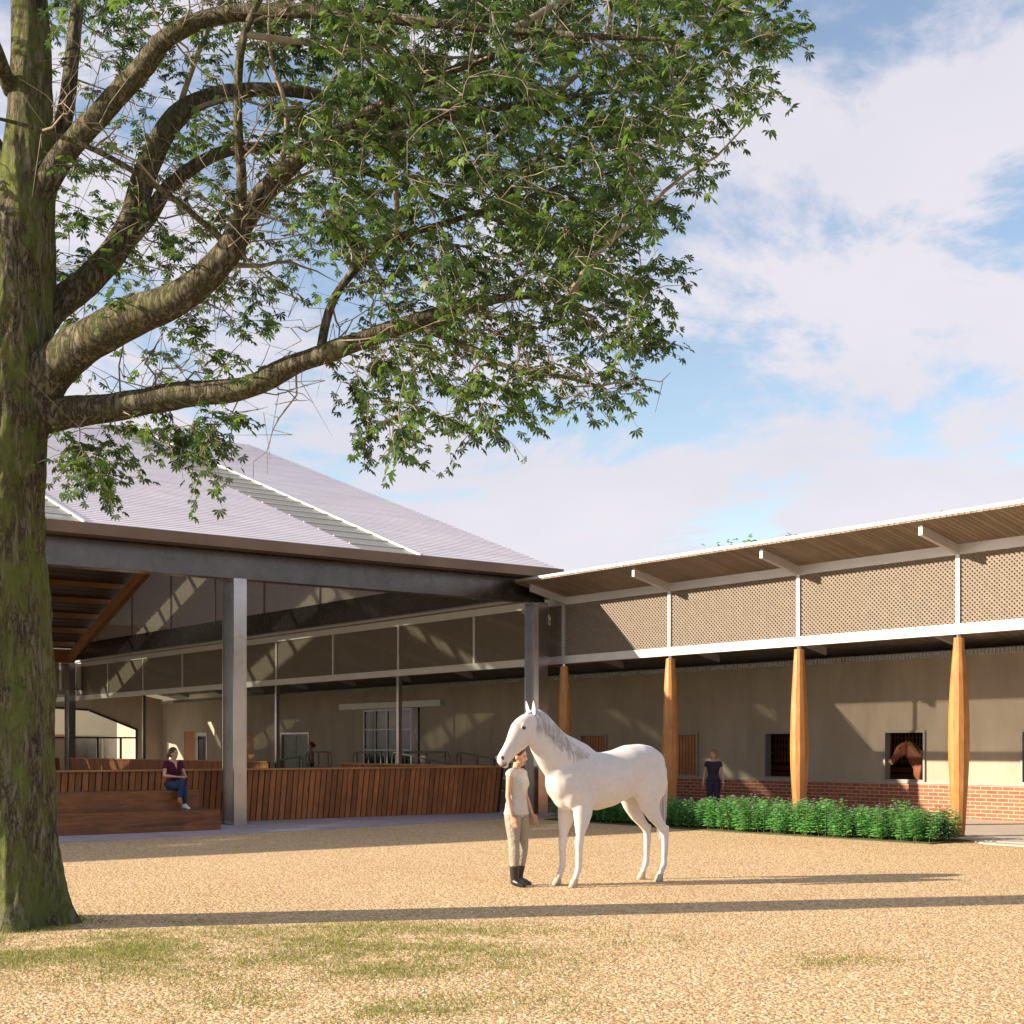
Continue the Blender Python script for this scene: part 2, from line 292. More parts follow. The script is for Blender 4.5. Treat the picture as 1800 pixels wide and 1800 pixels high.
# ---------------------------------------------------------------- object helpers
def tag(o, label=None, cat=None, group=None, kind=None):
    if label: o['label'] = label
    if cat: o['category'] = cat
    if group: o['group'] = group
    if kind: o['kind'] = kind
    return o
def thing(name, label, cat, loc=(0,0,0), rz=0.0, group=None):
    o = bpy.data.objects.new(name, None); C.objects.link(o); o.empty_display_size = .2
    o.location = loc; o.rotation_euler = (0, 0, rz); return tag(o, label, cat, group)
def mesh_obj(name, me, m=None, parent=None, smooth=False):
    me.name = name
    if m is not None:
        me.materials.clear(); me.materials.append(m)
    o = bpy.data.objects.new(name, me); C.objects.link(o)
    if parent is not None: o.parent = parent
    if smooth: me.shade_smooth()
    return o
class MB:
    def __init__(s): s.v = []; s.f = []
    def box(s, x0, x1, y0, y1, z0, z1):
        i = len(s.v)
        s.v += [(x0,y0,z0),(x1,y0,z0),(x1,y1,z0),(x0,y1,z0),(x0,y0,z1),(x1,y0,z1),(x1,y1,z1),(x0,y1,z1)]
        s.f += [(i,i+3,i+2,i+1),(i+4,i+5,i+6,i+7),(i,i+1,i+5,i+4),(i+1,i+2,i+6,i+5),(i+2,i+3,i+7,i+6),(i+3,i,i+4,i+7)]
        return s
    def hexa(s, p):      # eight corners: bottom four ccw, top four ccw
        i = len(s.v); s.v += [tuple(q) for q in p]
        s.f += [(i,i+3,i+2,i+1),(i+4,i+5,i+6,i+7),(i,i+1,i+5,i+4),(i+1,i+2,i+6,i+5),(i+2,i+3,i+7,i+6),(i+3,i,i+4,i+7)]
        return s
    def prism(s, poly, off):     # poly: list of 3d points, off: extrusion vector
        i = len(s.v); n = len(poly); off = Vector(off)
        s.v += [tuple(q) for q in poly] + [tuple(Vector(q)+off) for q in poly]
        s.f.append(tuple(i+k for k in range(n))[::-1]); s.f.append(tuple(i+n+k for k in range(n)))
        for k in range(n): s.f.append((i+k, i+(k+1) % n, i+n+(k+1) % n, i+n+k))
        return s
    def tube(s, pts, rad, seg=8, cap=True):
        pts = [Vector(p) for p in pts]; n = len(pts)
        if not hasattr(rad, '__len__'): rad = [rad]*n
        i0 = len(s.v); ref = None
        for k in range(n):
            t = (pts[min(k+1, n-1)] - pts[max(k-1, 0)])
            if t.length < 1e-9: t = Vector((0,0,1))
            t.normalize()
            if ref is None: ref = t.orthogonal().normalized()
            ref = (ref - t*ref.dot(t)); ref = ref.normalized() if ref.length > 1e-6 else t.orthogonal().normalized()
            bi = t.cross(ref)
            for j in range(seg):
                a = 2*math.pi*j/seg; q = pts[k] + (ref*math.cos(a) + bi*math.sin(a))*rad[k]
                s.v.append(tuple(q))
        for k in range(n-1):
            for j in range(seg):
                a = i0+k*seg+j; b = i0+k*seg+(j+1) % seg
                s.f.append((a, b, b+seg, a+seg))
        if cap:
            s.f.append(tuple(i0+j for j in range(seg))[::-1]); s.f.append(tuple(i0+(n-1)*seg+j for j in range(seg)))
        return s
    def loft(s, secs, seg=16):   # secs: (center, r_side, r_other, side_vec or None)
        n = len(secs); P = [Vector(q[0]) for q in secs]; i0 = len(s.v)
        for k in range(n):
            t = (P[min(k+1, n-1)] - P[max(k-1, 0)]).normalized()
            sd = Vector(secs[k][3]) if len(secs[k]) > 3 else Vector((0,1,0))
            sd = (sd - t*sd.dot(t)).normalized(); up = t.cross(sd)
            for j in range(seg):
                a = 2*math.pi*j/seg; s.v.append(tuple(P[k] + sd*math.cos(a)*secs[k][1] + up*math.sin(a)*secs[k][2]))
        for k in range(n-1):
            for j in range(seg):
                a = i0+k*seg+j; b = i0+k*seg+(j+1) % seg; s.f.append((a, b, b+seg, a+seg))
        for base, kk, sg in ((i0, 0, -1), (i0+(n-1)*seg, n-1, 1)):   # rounded ends
            t = (P[min(kk+1, n-1)] - P[max(kk-1, 0)]).normalized()
            c = len(s.v); s.v.append(tuple(P[kk] + t*sg*min(secs[kk][1], secs[kk][2])*.6))
            for j in range(seg):
                a, b = base+j, base+(j+1) % seg
                s.f.append((a, c, b) if sg < 0 else (a, b, c))
        return s
    def ell(s, c, r, rot=None, nu=14, nv=9):
        c = Vector(c); i0 = len(s.v); q = rot or Matrix.Identity(3)
        for a in range(1, nv):
            th = math.pi*a/nv
            for j in range(nu):
                ph = 2*math.pi*j/nu
                s.v.append(tuple(c + q @ Vector((r[0]*math.sin(th)*math.cos(ph), r[1]*math.sin(th)*math.sin(ph), r[2]*math.cos(th)))))
        top = len(s.v); s.v.append(tuple(c + q @ Vector((0,0,r[2])))); s.v.append(tuple(c + q @ Vector((0,0,-r[2]))))
        for a in range(nv-2):
            for j in range(nu):
                x = i0+a*nu+j; y = i0+a*nu+(j+1) % nu; s.f.append((x, x+nu, y+nu, y))
        for j in range(nu):
            s.f.append((top, i0+j, i0+(j+1) % nu)); b0 = i0+(nv-2)*nu; s.f.append((top+1, b0+(j+1) % nu, b0+j))
        return s
    def mesh(s):
        me = bpy.data.meshes.new('m'); me.from_pydata(s.v, [], s.f); me.update(); return me
    def xf(s, fn, start=0):
        for i in range(start, len(s.v)): s.v[i] = tuple(fn(Vector(s.v[i])))
        return s
    def build(s, name, m, parent=None, smooth=False, off=(0,0,0), bevel=0):
        if any(off): s.v = [(x-off[0], y-off[1], z-off[2]) for x, y, z in s.v]
        o = mesh_obj(name, s.mesh(), m, parent, smooth)
        if bevel:
            bm_ = o.modifiers.new('bevel', 'BEVEL'); bm_.width = bevel; bm_.segments = 2; bm_.limit_method = 'ANGLE'
        return o
def relax(me, it, wfn):
    n = len(me.vertices); co = np.empty(n*3, dtype=np.float64); me.vertices.foreach_get('co', co); co = co.reshape(-1, 3)
    e = np.empty(len(me.edges)*2, dtype=np.int64); me.edges.foreach_get('vertices', e); e = e.reshape(-1, 2)
    deg = np.bincount(e.ravel(), minlength=n)[:, None]; w = wfn(co)[:, None]
    for k in range(it):
        for f in (.55, -.565 if k % 3 else -.2):
            acc = np.zeros_like(co)
            for ax in range(3): acc[:, ax] = np.bincount(e[:,0], co[e[:,1], ax], n)+np.bincount(e[:,1], co[e[:,0], ax], n)
            co = co + w*f*(acc/np.maximum(deg,1)-co)
    me.vertices.foreach_set('co', co.ravel()); me.update(); return me
def fuse(mb, voxel, smooth_it=4, extra=None):
    me = mb.mesh(); o = bpy.data.objects.new('tmp', me); C.objects.link(o)
    r = o.modifiers.new('r', 'REMESH'); r.mode = 'VOXEL'; r.voxel_size = voxel; r.use_smooth_shade = True
    s = o.modifiers.new('s', 'SMOOTH'); s.iterations = smooth_it; s.factor = .5
    dg = bpy.context.evaluated_depsgraph_get(); dg.update()
    out = bpy.data.meshes.new_from_object(o.evaluated_get(dg)); bpy.data.objects.remove(o); bpy.data.meshes.remove(me)
    out.shade_smooth(); return out
class Bld:
    """a thing whose parts are given in building coordinates a, b, z"""
    def __init__(s, name, label, cat, org, group=None):
        s.o = Vector(org); s.root = thing(name, label, cat, W(*org), TH, group)
    def part(s, name, mb, m, parent=None, **k):
        return mb.build(name, m, parent or s.root, off=tuple(s.o), **k)
def copy_tree(o, parent=None):
    c = o.copy(); C.objects.link(c)
    if parent is not None: c.parent = parent
    for ch in list(o.children): copy_tree(ch, c)
    return c
def clip(poly, rect):           # convex polygon clipped by half planes [(nx,ny,d)]: nx*x+ny*y<=d
    for nx, ny, d in rect:
        out = []
        for i in range(len(poly)):
            p, q = poly[i], poly[(i+1) % len(poly)]
            dp, dq = nx*p[0]+ny*p[1]-d, nx*q[0]+ny*q[1]-d
            if dp <= 0: out.append(p)
            if (dp < 0 < dq) or (dq < 0 < dp):
                t = dp/(dp-dq); out.append((p[0]+t*(q[0]-p[0]), p[1]+t*(q[1]-p[1])))
        poly = out
        if len(poly) < 3: return []
    return poly
def lattice(region, planes, pitch=.076, w=.040, plane='b', pos=0, thick=.008):
    """crossed diagonal slats inside a convex region; plane 'b' = runs along b at a=pos, plane 'a' = runs along a at b=pos"""
    mb = MB(); x0, x1, y0, y1 = region; big = (x1-x0)+(y1-y0)+2
    for layer, sg in ((0, 1), (1, -1)):
        P = pitch*1.35; Wd = w*1.35
        n0 = int(-(y1-y0)/P)-2; n1 = int((x1-x0+y1-y0)/P)+3
        for k in range(n0-40, n1+2):
            s0 = x0 + k*P
            if sg > 0: q = [(s0, y0), (s0+Wd, y0), (s0+Wd+(y1-y0)*1.15, y1), (s0+(y1-y0)*1.15, y1)]
            else: q = [(s0+(y1-y0)*1.15, y0), (s0+Wd+(y1-y0)*1.15, y0), (s0+Wd, y1), (s0, y1)]
            q = clip(q, planes)
            if len(q) < 3: continue
            o = pos + layer*(thick+.001)
            if plane == 'b': mb.prism([(o, p[0], p[1]) for p in q], (thick, 0, 0))
            else: mb.prism([(p[0], o, p[1]) for p in q], (0, thick, 0))
    return mb
def rect_planes(x0, x1, y0, y1): return [(-1,0,-x0),(1,0,x1),(0,-1,-y0),(0,1,y1)]
def wallb(px, a):                # b coordinate on the plane a=const seen at picture column px
    k = (px-900)/FOC; Z = a/(math.sin(TH)+k*math.cos(TH)); return Z*(math.cos(TH)-k*math.sin(TH))

# ================================================================ GROUND
def sheet(name, pts, z, m, thick=0):
    mb = MB()
    if thick: mb.prism([(p[0], p[1], z-thick) for p in pts], (0,0,thick))
    else: mb.v = [(p[0], p[1], z) for p in pts]; mb.f = [tuple(range(len(pts)))]
    o = mb.build(name, m); tag(o, kind='structure'); return o
sheet('ground', [(-1200,-300),(1200,-300),(1200,1500),(-1200,1500)], -.02, MAT['field'])
sheet('gravel_yard', [(-45,-12),(45,-12),(45,60),(-60,60)], 0, MAT['gravel'])
ab = lambda a, b: tuple(W(a, b))[:2]
sheet('arena_paving', [ab(-4,22.6), ab(8.3,24.35), ab(14,25.0), ab(20.0,26.3), ab(21.55,26.5), ab(21.55,28.9), ab(-4,28.9)], .012, MAT['paving'], .012)
sheet('arena_floor', [ab(-14,28.9), ab(21.55,28.9), ab(21.55,64), ab(-14,64)], .016, MAT['arena_sand'])
sheet('corridor_floor', [ab(21.6,2), ab(27.8,2), ab(27.8,80), ab(21.6,80)], .03, MAT['concrete'], .03)
sheet('corridor_apron', [ab(21.15,2), ab(21.6,2), ab(21.6,15.0), ab(21.15,14.4)], .022, MAT['concrete'], .022)
sheet('planting_bed', [ab(20.35,14.95), ab(21.6,15.0), ab(21.6,25.4), ab(20.1,25.4), ab(20.0,20.5)], .02, MAT['soil'], .02)

# ================================================================ STABLE WING
A0 = 22.25; AW = 27.76; BAY = 3.87; B1 = 15.7; BEND = 65.5
SL = .23; HR = 5.26          # rafter underside at the column line
def soff(a): return HR + .18 - SL*(a-A0)
st = Bld('stable_building', 'long stable wing with pale plaster wall, brick base and sloping boarded roof', 'building', (A0, 10, 0))
wins = [(16.80,17.96,'open'), (20.50,21.70,'open'), (24.40,25.60,'open'), (28.10,29.30,'shut'), (32.0,33.25,'shut')]
opens = [(b0, b1, .83, 2.08) for b0, b1, _ in wins] + [(42.8, 46.2, .03, 3.1), (50.6, 53.0, .03, 2.25), (61.75, 62.9, .03, 2.42), (60.3, 61.45, .03, 2.35), (55.6, 56.5, .03, 2.3), (36.9, 37.0, 1.3, 1.31)]
opens.sort()
wt = lambda: 3.78
wall = MB(); x0, x1 = AW, AW+.22; prev = 2.0
for b0, b1, z0, z1 in opens:
    wall.box(x0, x1, prev, b0, 0.0, 3.95)
    if z0 > .05: wall.box(x0, x1, b0, b1, 0.0, z0)
    wall.box(x0, x1, b0, b1, z1, 3.95); prev = b1
wall.box(x0, x1, prev, BEND+6, 0, 3.95); wall.box(AW+3.6, AW+3.8, 2, BEND+6, 0, 3.3)
st.part('plaster_wall', wall, MAT['plaster'])
# perpendicular end wall with raked glazed opening
br = MB().box(AW-.04, AW, 2.0, 36, 0.03, .81); st.part('brick_base', br, MAT['brick'])
st.part('sill_course', MB().box(AW-.065, AW, 2.0, 36, .812, .852), MAT['sill'])
st.part('gutter', MB().box(AW-.10, AW-.01, 2.0, BEND, 3.80, 3.92), MAT['whitesteel'])
gt = MB()
for i in range(620): gt.box(AW-.112, AW-.10, 2.0+i*.10, 2.055+i*.10, 3.80, 3.92)
st.part('gutter_ribs', gt, MAT['steel'])
for b0, b1, kind in wins:
    w = MB(); t = .05; a0, a1 = AW-.05, AW+.12
    w.box(a0, a1, b0, b0+t, .855, 2.08).box(a0, a1, b1-t, b1, .855, 2.08).box(a0, a1, b0+t, b1-t, 2.08-t, 2.08).box(a0, a1, b0+t, b1-t, .855, .855+t)
    wf = st.part('window', w, MAT['frame'])
    if kind == 'shut':
        s = MB(); n = 9
        for i in range(n):
            q = b0+t+(b1-b0-2*t)*i/n; s.box(AW+.02, AW+.05, q+.012, q+(b1-b0-2*t)/n-.012, .905, 2.03)
        s.box(AW+.052, AW+.06, b0+t, b1-t, .905, 2.03)
        st.part('shutter', s, MAT['door_wood'], wf)
    else:
        g = MB(); n = 16; ga = AW+1.35                       # grille and boards on the far side of the stall
        for i in range(34): g.box(ga, ga+.02, b0-1.6+i*.11, b0-1.6+i*.11+.045, 1.25, 2.7)
        for j in range(7): g.box(ga+.021, ga+.035, b0-1.7, b1+1.3, 1.3+j*.2, 1.33+j*.2)
        st.part('stall_grille', g, MAT['grille'], wf)
        g = MB()
        for j in range(7): g.box(ga-.01, ga+.03, b0-1.7, b1+1.3, .02+j*.17, .16+j*.17)
        st.part('stall_boards', g, MAT['door_wood'], wf)
stl = MB(); stl.box(AW+3.4, AW+3.5, 14, 36, 0, 4.0)
for q in (14.9, 18.95, 22.9, 26.8, 30.7, 34.6): stl.box(AW+.22, AW+3.4, q, q+.08, 0, 3.4)
stl.box(AW+.22, AW+3.5, 14, 36, 3.45, 3.5); stl.box(AW+1.2, AW+1.25, 40, 49, 0, 3.6); stl.box(AW+.22, AW+1.2, 40, 49, 3.61, 3.65); stl.box(AW+.22, AW+1.2, 40, 40.05, 0, 3.6); stl.box(AW+.22, AW+1.2, 49.0, 49.05, 0, 3.6)  # from the second box on: dark liner painting the shade behind the sliding door
st.part('stall_lining_and_dark_liner', stl, MAT['stall_dark'])
# doors and the big sliding door
d = MB().box(AW+.06, AW+.10, 50.65, 51.78, .03, 2.2).box(AW+.06, AW+.10, 51.82, 52.95, .03, 2.2)
dd = st.part('double_door', d, MAT['railsteel'])
st.part('door_frame', MB().box(AW-.03, AW+.05, 50.55, 50.65, 0.03, 2.28).box(AW-.03, AW+.05, 52.95, 53.05, 0.03, 2.28).box(AW-.03, AW+.05, 50.65, 52.95, 2.2, 2.28), MAT['steel'], dd)
for q0, q1, h in ((61.75, 62.9, 2.42), (55.6, 56.5, 2.3)):
    st.part('door', MB().box(AW+.02, AW+.07, q0, q1, .03, h), MAT['door_wood'])
w = MB(); w.box(AW-.03, AW+.05, 60.3, 60.42, .03, 2.35).box(AW-.03, AW+.05, 61.33, 61.45, .03, 2.35).box(AW-.03, AW+.05, 60.42, 61.33, 2.2, 2.35)
wf = st.part('window', w, MAT['whitesteel']); st.part('pane', MB().box(AW+.0, AW+.01, 60.42, 61.33, .03, 2.2), MAT['glass'], wf)
w = MB(); b0, b1, z0, z1 = 42.8, 46.2, .03, 3.1
w.box(AW-.06, AW+.02, b0, b0+.07, z0, z1).box(AW-.06, AW+.02, b1-.07, b1, z0, z1).box(AW-.06, AW+.02, b0+.07, b1-.07, z1-.07, z1)
for i in range(1, 4):
    q = b0+(b1-b0)*i/4; w.box(AW-.055, AW+.015, q-.025, q+.025, z0, z1-.07)
for j in range(1, 4):
    q = z0+(z1-z0)*j/4
    for i in range(4):
        qa = b0+(b1-b0)*i/4+(.07 if i == 0 else .025); qb = b0+(b1-b0)*(i+1)/4-(.07 if i == 3 else .025)
        w.box(AW-.05, AW+.01, qa, qb, q-.02, q+.02)
sd = st.part('sliding_door', w, MAT['whitesteel']); st.part('pane', MB().box(AW-.02, AW-.012, b0+.07, b1-.07, z0, z1-.07), MAT['glass'], sd)
st.part('jamb', MB().box(AW-.08, AW, 42.35, 42.79, .03, 3.1), MAT['darksteel'], sd)
st.part('door_track', MB().box(AW-.16, AW, 40.8, 47.9, 3.12, 3.36), MAT['whitesteel'], sd, bevel=.01)
# beams on the column line
st.part('beam', MB().box(A0-.06, A0+.04, 2, BEND, 3.78, 3.98), MAT['whitesteel'], bevel=.008)
st.part('beam', MB().box(A0-.05, A0+.09, 2, BEND, HR, HR+.24), MAT['whitesteel'])
nb = range(-3, 13)
for k in nb:
    b = B1+BAY*k
    st.part('screen_post', MB().box(A0-.045, A0+.045, b-.045, b+.045, 3.98, HR), MAT['whitesteel'])
    if k < 12:
        x0, x1 = b+.045, b+BAY-.045
        st.part('lattice_panel', lattice((x0, x1, 3.98, HR), rect_planes(x0, x1, 3.98, HR), plane='b', pos=A0-.005), MAT['lattice'])
for k in (5, 7, 10):
    b = B1+BAY*k; st.part('steel_post', MB().box(A0-.06, A0+.06, b-.06, b+.06, .03, 3.78), MAT['steel'])
# timber columns, cigar shaped, twelve sided, hand hewn
def timber_column(b, seed):
    mb = MB(); n = 30; seg = 12; H = 3.72
    for i in range(n+1):
        t = i/n; z = .035 + (H-.035)*t
        r = .098 + .085*math.sin(math.pi*min(1, t*1.02))**.8 + .006*math.sin(t*9+seed)
        if t < .5: r += .004
        for j in range(seg):
            an = 2*math.pi*j/seg + .2*seed; rr = r*(1+.05*noise.noise(Vector((math.cos(an)*1.2+seed*3, math.sin(an)*1.2, z*.9))))
            mb.v.append((A0+math.cos(an)*rr, b+math.sin(an)*rr, z))
    for i in range(n):
        for j in range(seg):
            p = i*seg+j; q = i*seg+(j+1) % seg; mb.f.append((p, q, q+seg, p+seg))
    mb.f.append(tuple(range(seg))[::-1]); mb.f.append(tuple(n*seg+j for j in range(seg)))
    c = st.part('timber_column', mb, MAT['post_wood'])
    st.part('steel_pin', MB().tube([(A0, b, 3.72), (A0, b, 3.78)], .05, 12), MAT['steel'], c)
    st.part('base_shoe', MB().tube([(A0, b, .03), (A0, b, .05)], .13, 12), MAT['darksteel'], c)
for k in range(-2, 4): timber_column(B1+BAY*k, k+3)
# rafters and roof: overhang in front only while it is clear of the arena
BR = 28.0; AE = 20.9
def rake_box(mb, a0, a1, b0, b1, lo, hi):        # a box following the roof slope: lo, hi offsets from soffit
    mb.hexa([(a0,b0,soff(a0)+lo),(a1,b0,soff(a1)+lo),(a1,b1,soff(a1)+lo),(a0,b1,soff(a0)+lo),
             (a0,b0,soff(a0)+hi),(a1,b0,soff(a1)+hi),(a1,b1,soff(a1)+hi),(a0,b1,soff(a0)+hi)]); return mb
for k in nb:
    b = B1+BAY*k; a0 = A0-1.15 if b < BR-.1 else A0+.1
    if k == 3: b = B1+BAY*k-.1
    st.part('rafter', rake_box(MB(), a0, AW-.12, b-.04, b+.04, -.18, -.002), MAT['whitesteel'])
rf = st.part('roof', rake_box(rake_box(MB(), AE, AW+4.2, 2, BR, .03, .09), A0-.1, AW+4.2, BR, BEND, .03, .09), MAT['whitesteel'])
so = MB(); b = 2.0
while b < BEND-.2:
    a0 = AE+.02 if b < BR-.15 else A0-.1
    rake_box(so, a0, AW-.005, b+.006, b+.118, .0, .028); b += .124
st.part('soffit_boards', so, MAT['slat_wood'], rf)
# end wall beyond, raked opening with black glazing bars
ew = MB(); bE = BEND
def wl_poly(mb, pts, b, th=.2): mb.prism([(a, b, z) for a, z in pts], (0, th, 0))
wl_poly(ew, [(26.45,.03),(AW,.03),(AW,4.0),(26.45,4.25)], bE)
wl_poly(ew, [(18.0,4.3),(18.0,3.75),(24.0,3.44),(26.45,2.5),(26.45,4.2)], bE)
wl_poly(ew, [(18.0,.03),(23.2,.03),(23.2,2.08),(18.0,2.08)], bE)
ew.box(-8, AW+.2, bE+.01, bE+.2, 4.3, 7.6)  # hidden upper wall, added to block sun coming over the end wall
st.part('end_wall_and_sun_block', ew, MAT['plaster'])
gf = MB()
def bar(mb, p, q, b, w=.045): 
    d_ = Vector((q[0]-p[0], 0, q[1]-p[1])).normalized(); n_ = Vector((-d_.z, 0, d_.x))*w
    P, Q = Vector((p[0], b, p[1])), Vector((q[0], b, q[1])); mb.prism([P-n_, Q-n_, Q+n_, P+n_], (0, .06, 0))
bar(gf, (18.0,3.75), (24.0,3.44), bE-.07); bar(gf, (24.05,3.42), (26.45,2.5), bE-.07); bar(gf, (18,2.12), (26.4,2.12), bE-.07, .04)
for a in (20.9, 23.2, 24.45, 25.6, 26.4): bar(gf, (a,.05), (a,2.08 if a < 26 else 2.5), bE-.075, .05)
st.part('glazing_bars', gf, MAT['blackframe'])
# lobby beyond it
fb = Bld('far_pavilion', 'pavilion with sunlit coloured plaster, slatted timber band and orange door seen through the far end opening', 'building', (24, 76, 0))
fb.part('wall', MB().box(25.1, 34, 76, 76.2, 0, 5.2), MAT['plaster_lit'])
fb.part('timber_band', (lambda m: [m.box(10, 25.0, 76+.0, 76.06, 2.75+j*.16, 2.89+j*.16) for j in range(14)] and m)(MB()), MAT['door_wood'])
fb.part('door', MB().box(25.5, 26.6, 75.93, 75.99, 0, 2.35), MAT['door_wood'])
fb.part('window', MB().box(27.0, 28.6, 75.94, 75.99, .2, 2.3).box(28.75, 29.9, 75.94, 75.99, .2, 2.3), MAT['steel'])
fb.part('post', MB().box(22.0, 22.25, 75.7, 75.95, 0, 5.0), MAT['plaster_lit']); fb.part('post', MB().box(24.9, 25.1, 75.7, 75.95, 0, 5.0), MAT['whitesteel'])

# ================================================================ RIDING ARENA
ar = Bld('riding_arena', 'open steel framed riding hall with wide corrugated metal gable roof and skylight strips', 'building', (14, 28, 0))
BE0, BE1, BRD = 27.0, 61.75, 44.35; AL, AR = -13.0, 21.95; HE = 6.08; PIT = .354
def hroof(b): return HE + PIT*((b-BE0) if b <= BRD else (BE1-b))
SK = [(16.25, 17.75), (8.35, 9.85), (.45, 1.95), (-7.5, -6.0)]
edges = [AL] + [e for s_ in sorted(SK) for e in s_] + [AR]
strips = [(edges[i], edges[i+1]) for i in range(0, len(edges), 2)]
def ribbed(mb, a0, a1, b0, b1, n, amp=.035, zo=0.0, th=.02):
    for i in range(n):
        p, q = b0+(b1-b0)*i/n, b0+(b1-b0)*(i+1)/n
        zp, zq = hroof(p)+zo, hroof(q)+zo
        lo, hi = (p, q) if zp < zq else (q, p)
        # lapped sheet: proud at its lower edge
        m1, m2 = lo, hi; z1, z2 = hroof(m1)+zo+amp, hroof(m2)+zo
        y0, y1 = (m1, m2) if m1 < m2 else (m2, m1); zz0, zz1 = (z1, z2) if m1 < m2 else (z2, z1)
        mb.hexa([(a0,y0,zz0-th),(a1,y0,zz0-th),(a1,y1,zz1-th),(a0,y1,zz1-th),(a0,y0,zz0),(a1,y0,zz0),(a1,y1,zz1),(a0,y1,zz1)])
near = MB(); far = MB()
for a0, a1 in strips: ribbed(near, a0, a1, BE0, BRD, 88, .022); ribbed(far, a0, a1, BRD, BE1, 88, .022)
rn = ar.part('roof', near, MAT['roof']); rfar = ar.part('roof', far, MAT['roof'])
for a0, a1 in SK:
    s = MB(); s.hexa([(a0,BE0,hroof(BE0)),(a1,BE0,hroof(BE0)),(a1,BRD,hroof(BRD)),(a0,BRD,hroof(BRD)),(a0,BE0,hroof(BE0)+.012),(a1,BE0,hroof(BE0)+.012),(a1,BRD,hroof(BRD)+.012),(a0,BRD,hroof(BRD)+.012)])
    g = ar.part('skylight', s, MAT['skylight'], rn)
    s = MB(); s.hexa([(a0,BRD,hroof(BRD)),(a1,BRD,hroof(BRD)),(a1,BE1,hroof(BE1)),(a0,BE1,hroof(BE1)),(a0,BRD,hroof(BRD)+.012),(a1,BRD,hroof(BRD)+.012),(a1,BE1,hroof(BE1)+.012),(a0,BE1,hroof(BE1)+.012)])
    ar.part('skylight', s, MAT['skylight'], rfar)
    f = MB()
    for e in (a1,):
        f.hexa([(e-.035,BE0,hroof(BE0)+.013),(e+.035,BE0,hroof(BE0)+.013),(e+.035,BRD,hroof(BRD)+.013),(e-.035,BRD,hroof(BRD)+.013),(e-.035,BE0,hroof(BE0)+.07),(e+.035,BE0,hroof(BE0)+.07),(e+.035,BRD,hroof(BRD)+.07),(e-.035,BRD,hroof(BRD)+.07)])
    ar.part('skylight_trim', f, MAT['whitesteel'], rn)
    f = MB(); nbar = 24
    for i in range(1, nbar):
        b = BE0+(BRD-BE0)*i/nbar; z = hroof(b); f.box(a0, a1-.036, b-.02, b+.02, z+.016, z+.034)
    ar.part('glazing_bars', f, MAT['roof'], rn)
# rake edge + fascia
f = MB(); f.box(AL, AR, BE0-.05, BE0-.004, HE-.20, HE+.03); ar.part('fascia', f, MAT['fascia'], rn)
f = MB(); f.hexa([(AR+.003,BE0-.05,HE-.15),(AR+.05,BE0-.05,HE-.15),(AR+.05,BRD,hroof(BRD)-.15),(AR+.003,BRD,hroof(BRD)-.15),(AR+.003,BE0-.05,HE-.02),(AR+.05,BE0-.05,HE-.02),(AR+.05,BRD,hroof(BRD)-.02),(AR+.003,BRD,hroof(BRD)-.02)])
ar.part('rake_trim', f, MAT['fascia'], rn)
f = MB(); f.box(AL, AR, BE0, BE0+.45, HE-.19, HE-.165); ar.part('soffit', f, MAT['fascia'], rn)
# ceiling deck and purlins under both slopes, left open under the skylights
for s0, s1, par, nm in ((BE0+.5, BRD, rn, 'near'), (BRD, BE1-.3, rfar, 'far')):
    c = MB(); p_ = MB(); n = 46
    for a0, a1 in strips:
        for i in range(n):
            q0 = s0+(s1-s0)*i/n+.03; q1 = s0+(s1-s0)*(i+1)/n-.03
            z0, z1 = hroof(q0)-.10, hroof(q1)-.10
            c.hexa([(a0,q0,z0-.04),(a1,q0,z0-.04),(a1,q1,z1-.04),(a0,q1,z1-.04),(a0,q0,z0),(a1,q0,z0),(a1,q1,z1),(a0,q1,z1)])
    for i in range(12):
        q = s0+(s1-s0)*(i+.5)/12; z = hroof(q)-.15; p_.box(AL, AR-.3, q-.05, q+.05, z-.2, z)
    ar.part('ceiling_boards', c, MAT['ceil'], par); ar.part('purlins', p_, MAT['rafter_wood'], par)
# rafters at every frame line
def arafter(a, w=.14, lo=.75):
    for s0, s1 in ((28.0, BRD), (BRD, 61.3)):
        z0, z1 = hroof(s0)-.36, hroof(s1)-.36
        ar.part('rafter', MB().hexa([(a-w,s0,z0-lo+.3),(a+w,s0,z0-lo+.3),(a+w,s1,z1-lo+.3),(a-w,s1,z1-lo+.3),(a-w,s0,z0),(a+w,s0,z0),(a+w,s1,z1),(a-w,s1,z1)]), MAT['rafter_wood'])
CA = [21.7, 13.4, 5.1, -3.2, -11.5]; BF, BB = 27.75, 61.45
for a in CA: arafter(a)
def girder(a0, a1, b0, b1, z0, z1, along):
    m = MB(); t = .04
    if along == 'a':
        w = .15; bm_ = (b0+b1)/2
        m.box(a0, a1, bm_-w, bm_+w, z1-t, z1).box(a0, a1, bm_-w, bm_+w, z0, z0+t).box(a0, a1, bm_-.10, bm_+.10, z0+t, z1-t)
    else:
        am = (a0+a1)/2
        m.box(am-.15, am+.15, b0, b1, z1-t, z1).box(am-.15, am+.15, b0, b1, z0, z0+t).box(am-.10, am+.10, b0, b1, z0+t, z1-t)
    return m
ar.part('girder', MB().box(AL, 21.85, BF-.16, BF+.16, 5.31, 6.10), MAT['darksteel'], bevel=.01)
ar.part('girder', MB().box(21.72, 21.94, BF+.17, BB-.17, 5.51, 6.21), MAT['darksteel'], bevel=.01)
ar.part('girder', MB().box(AL, 21.85, BB-.16, BB+.16, 5.41, 6.0), MAT['rafter_wood'])
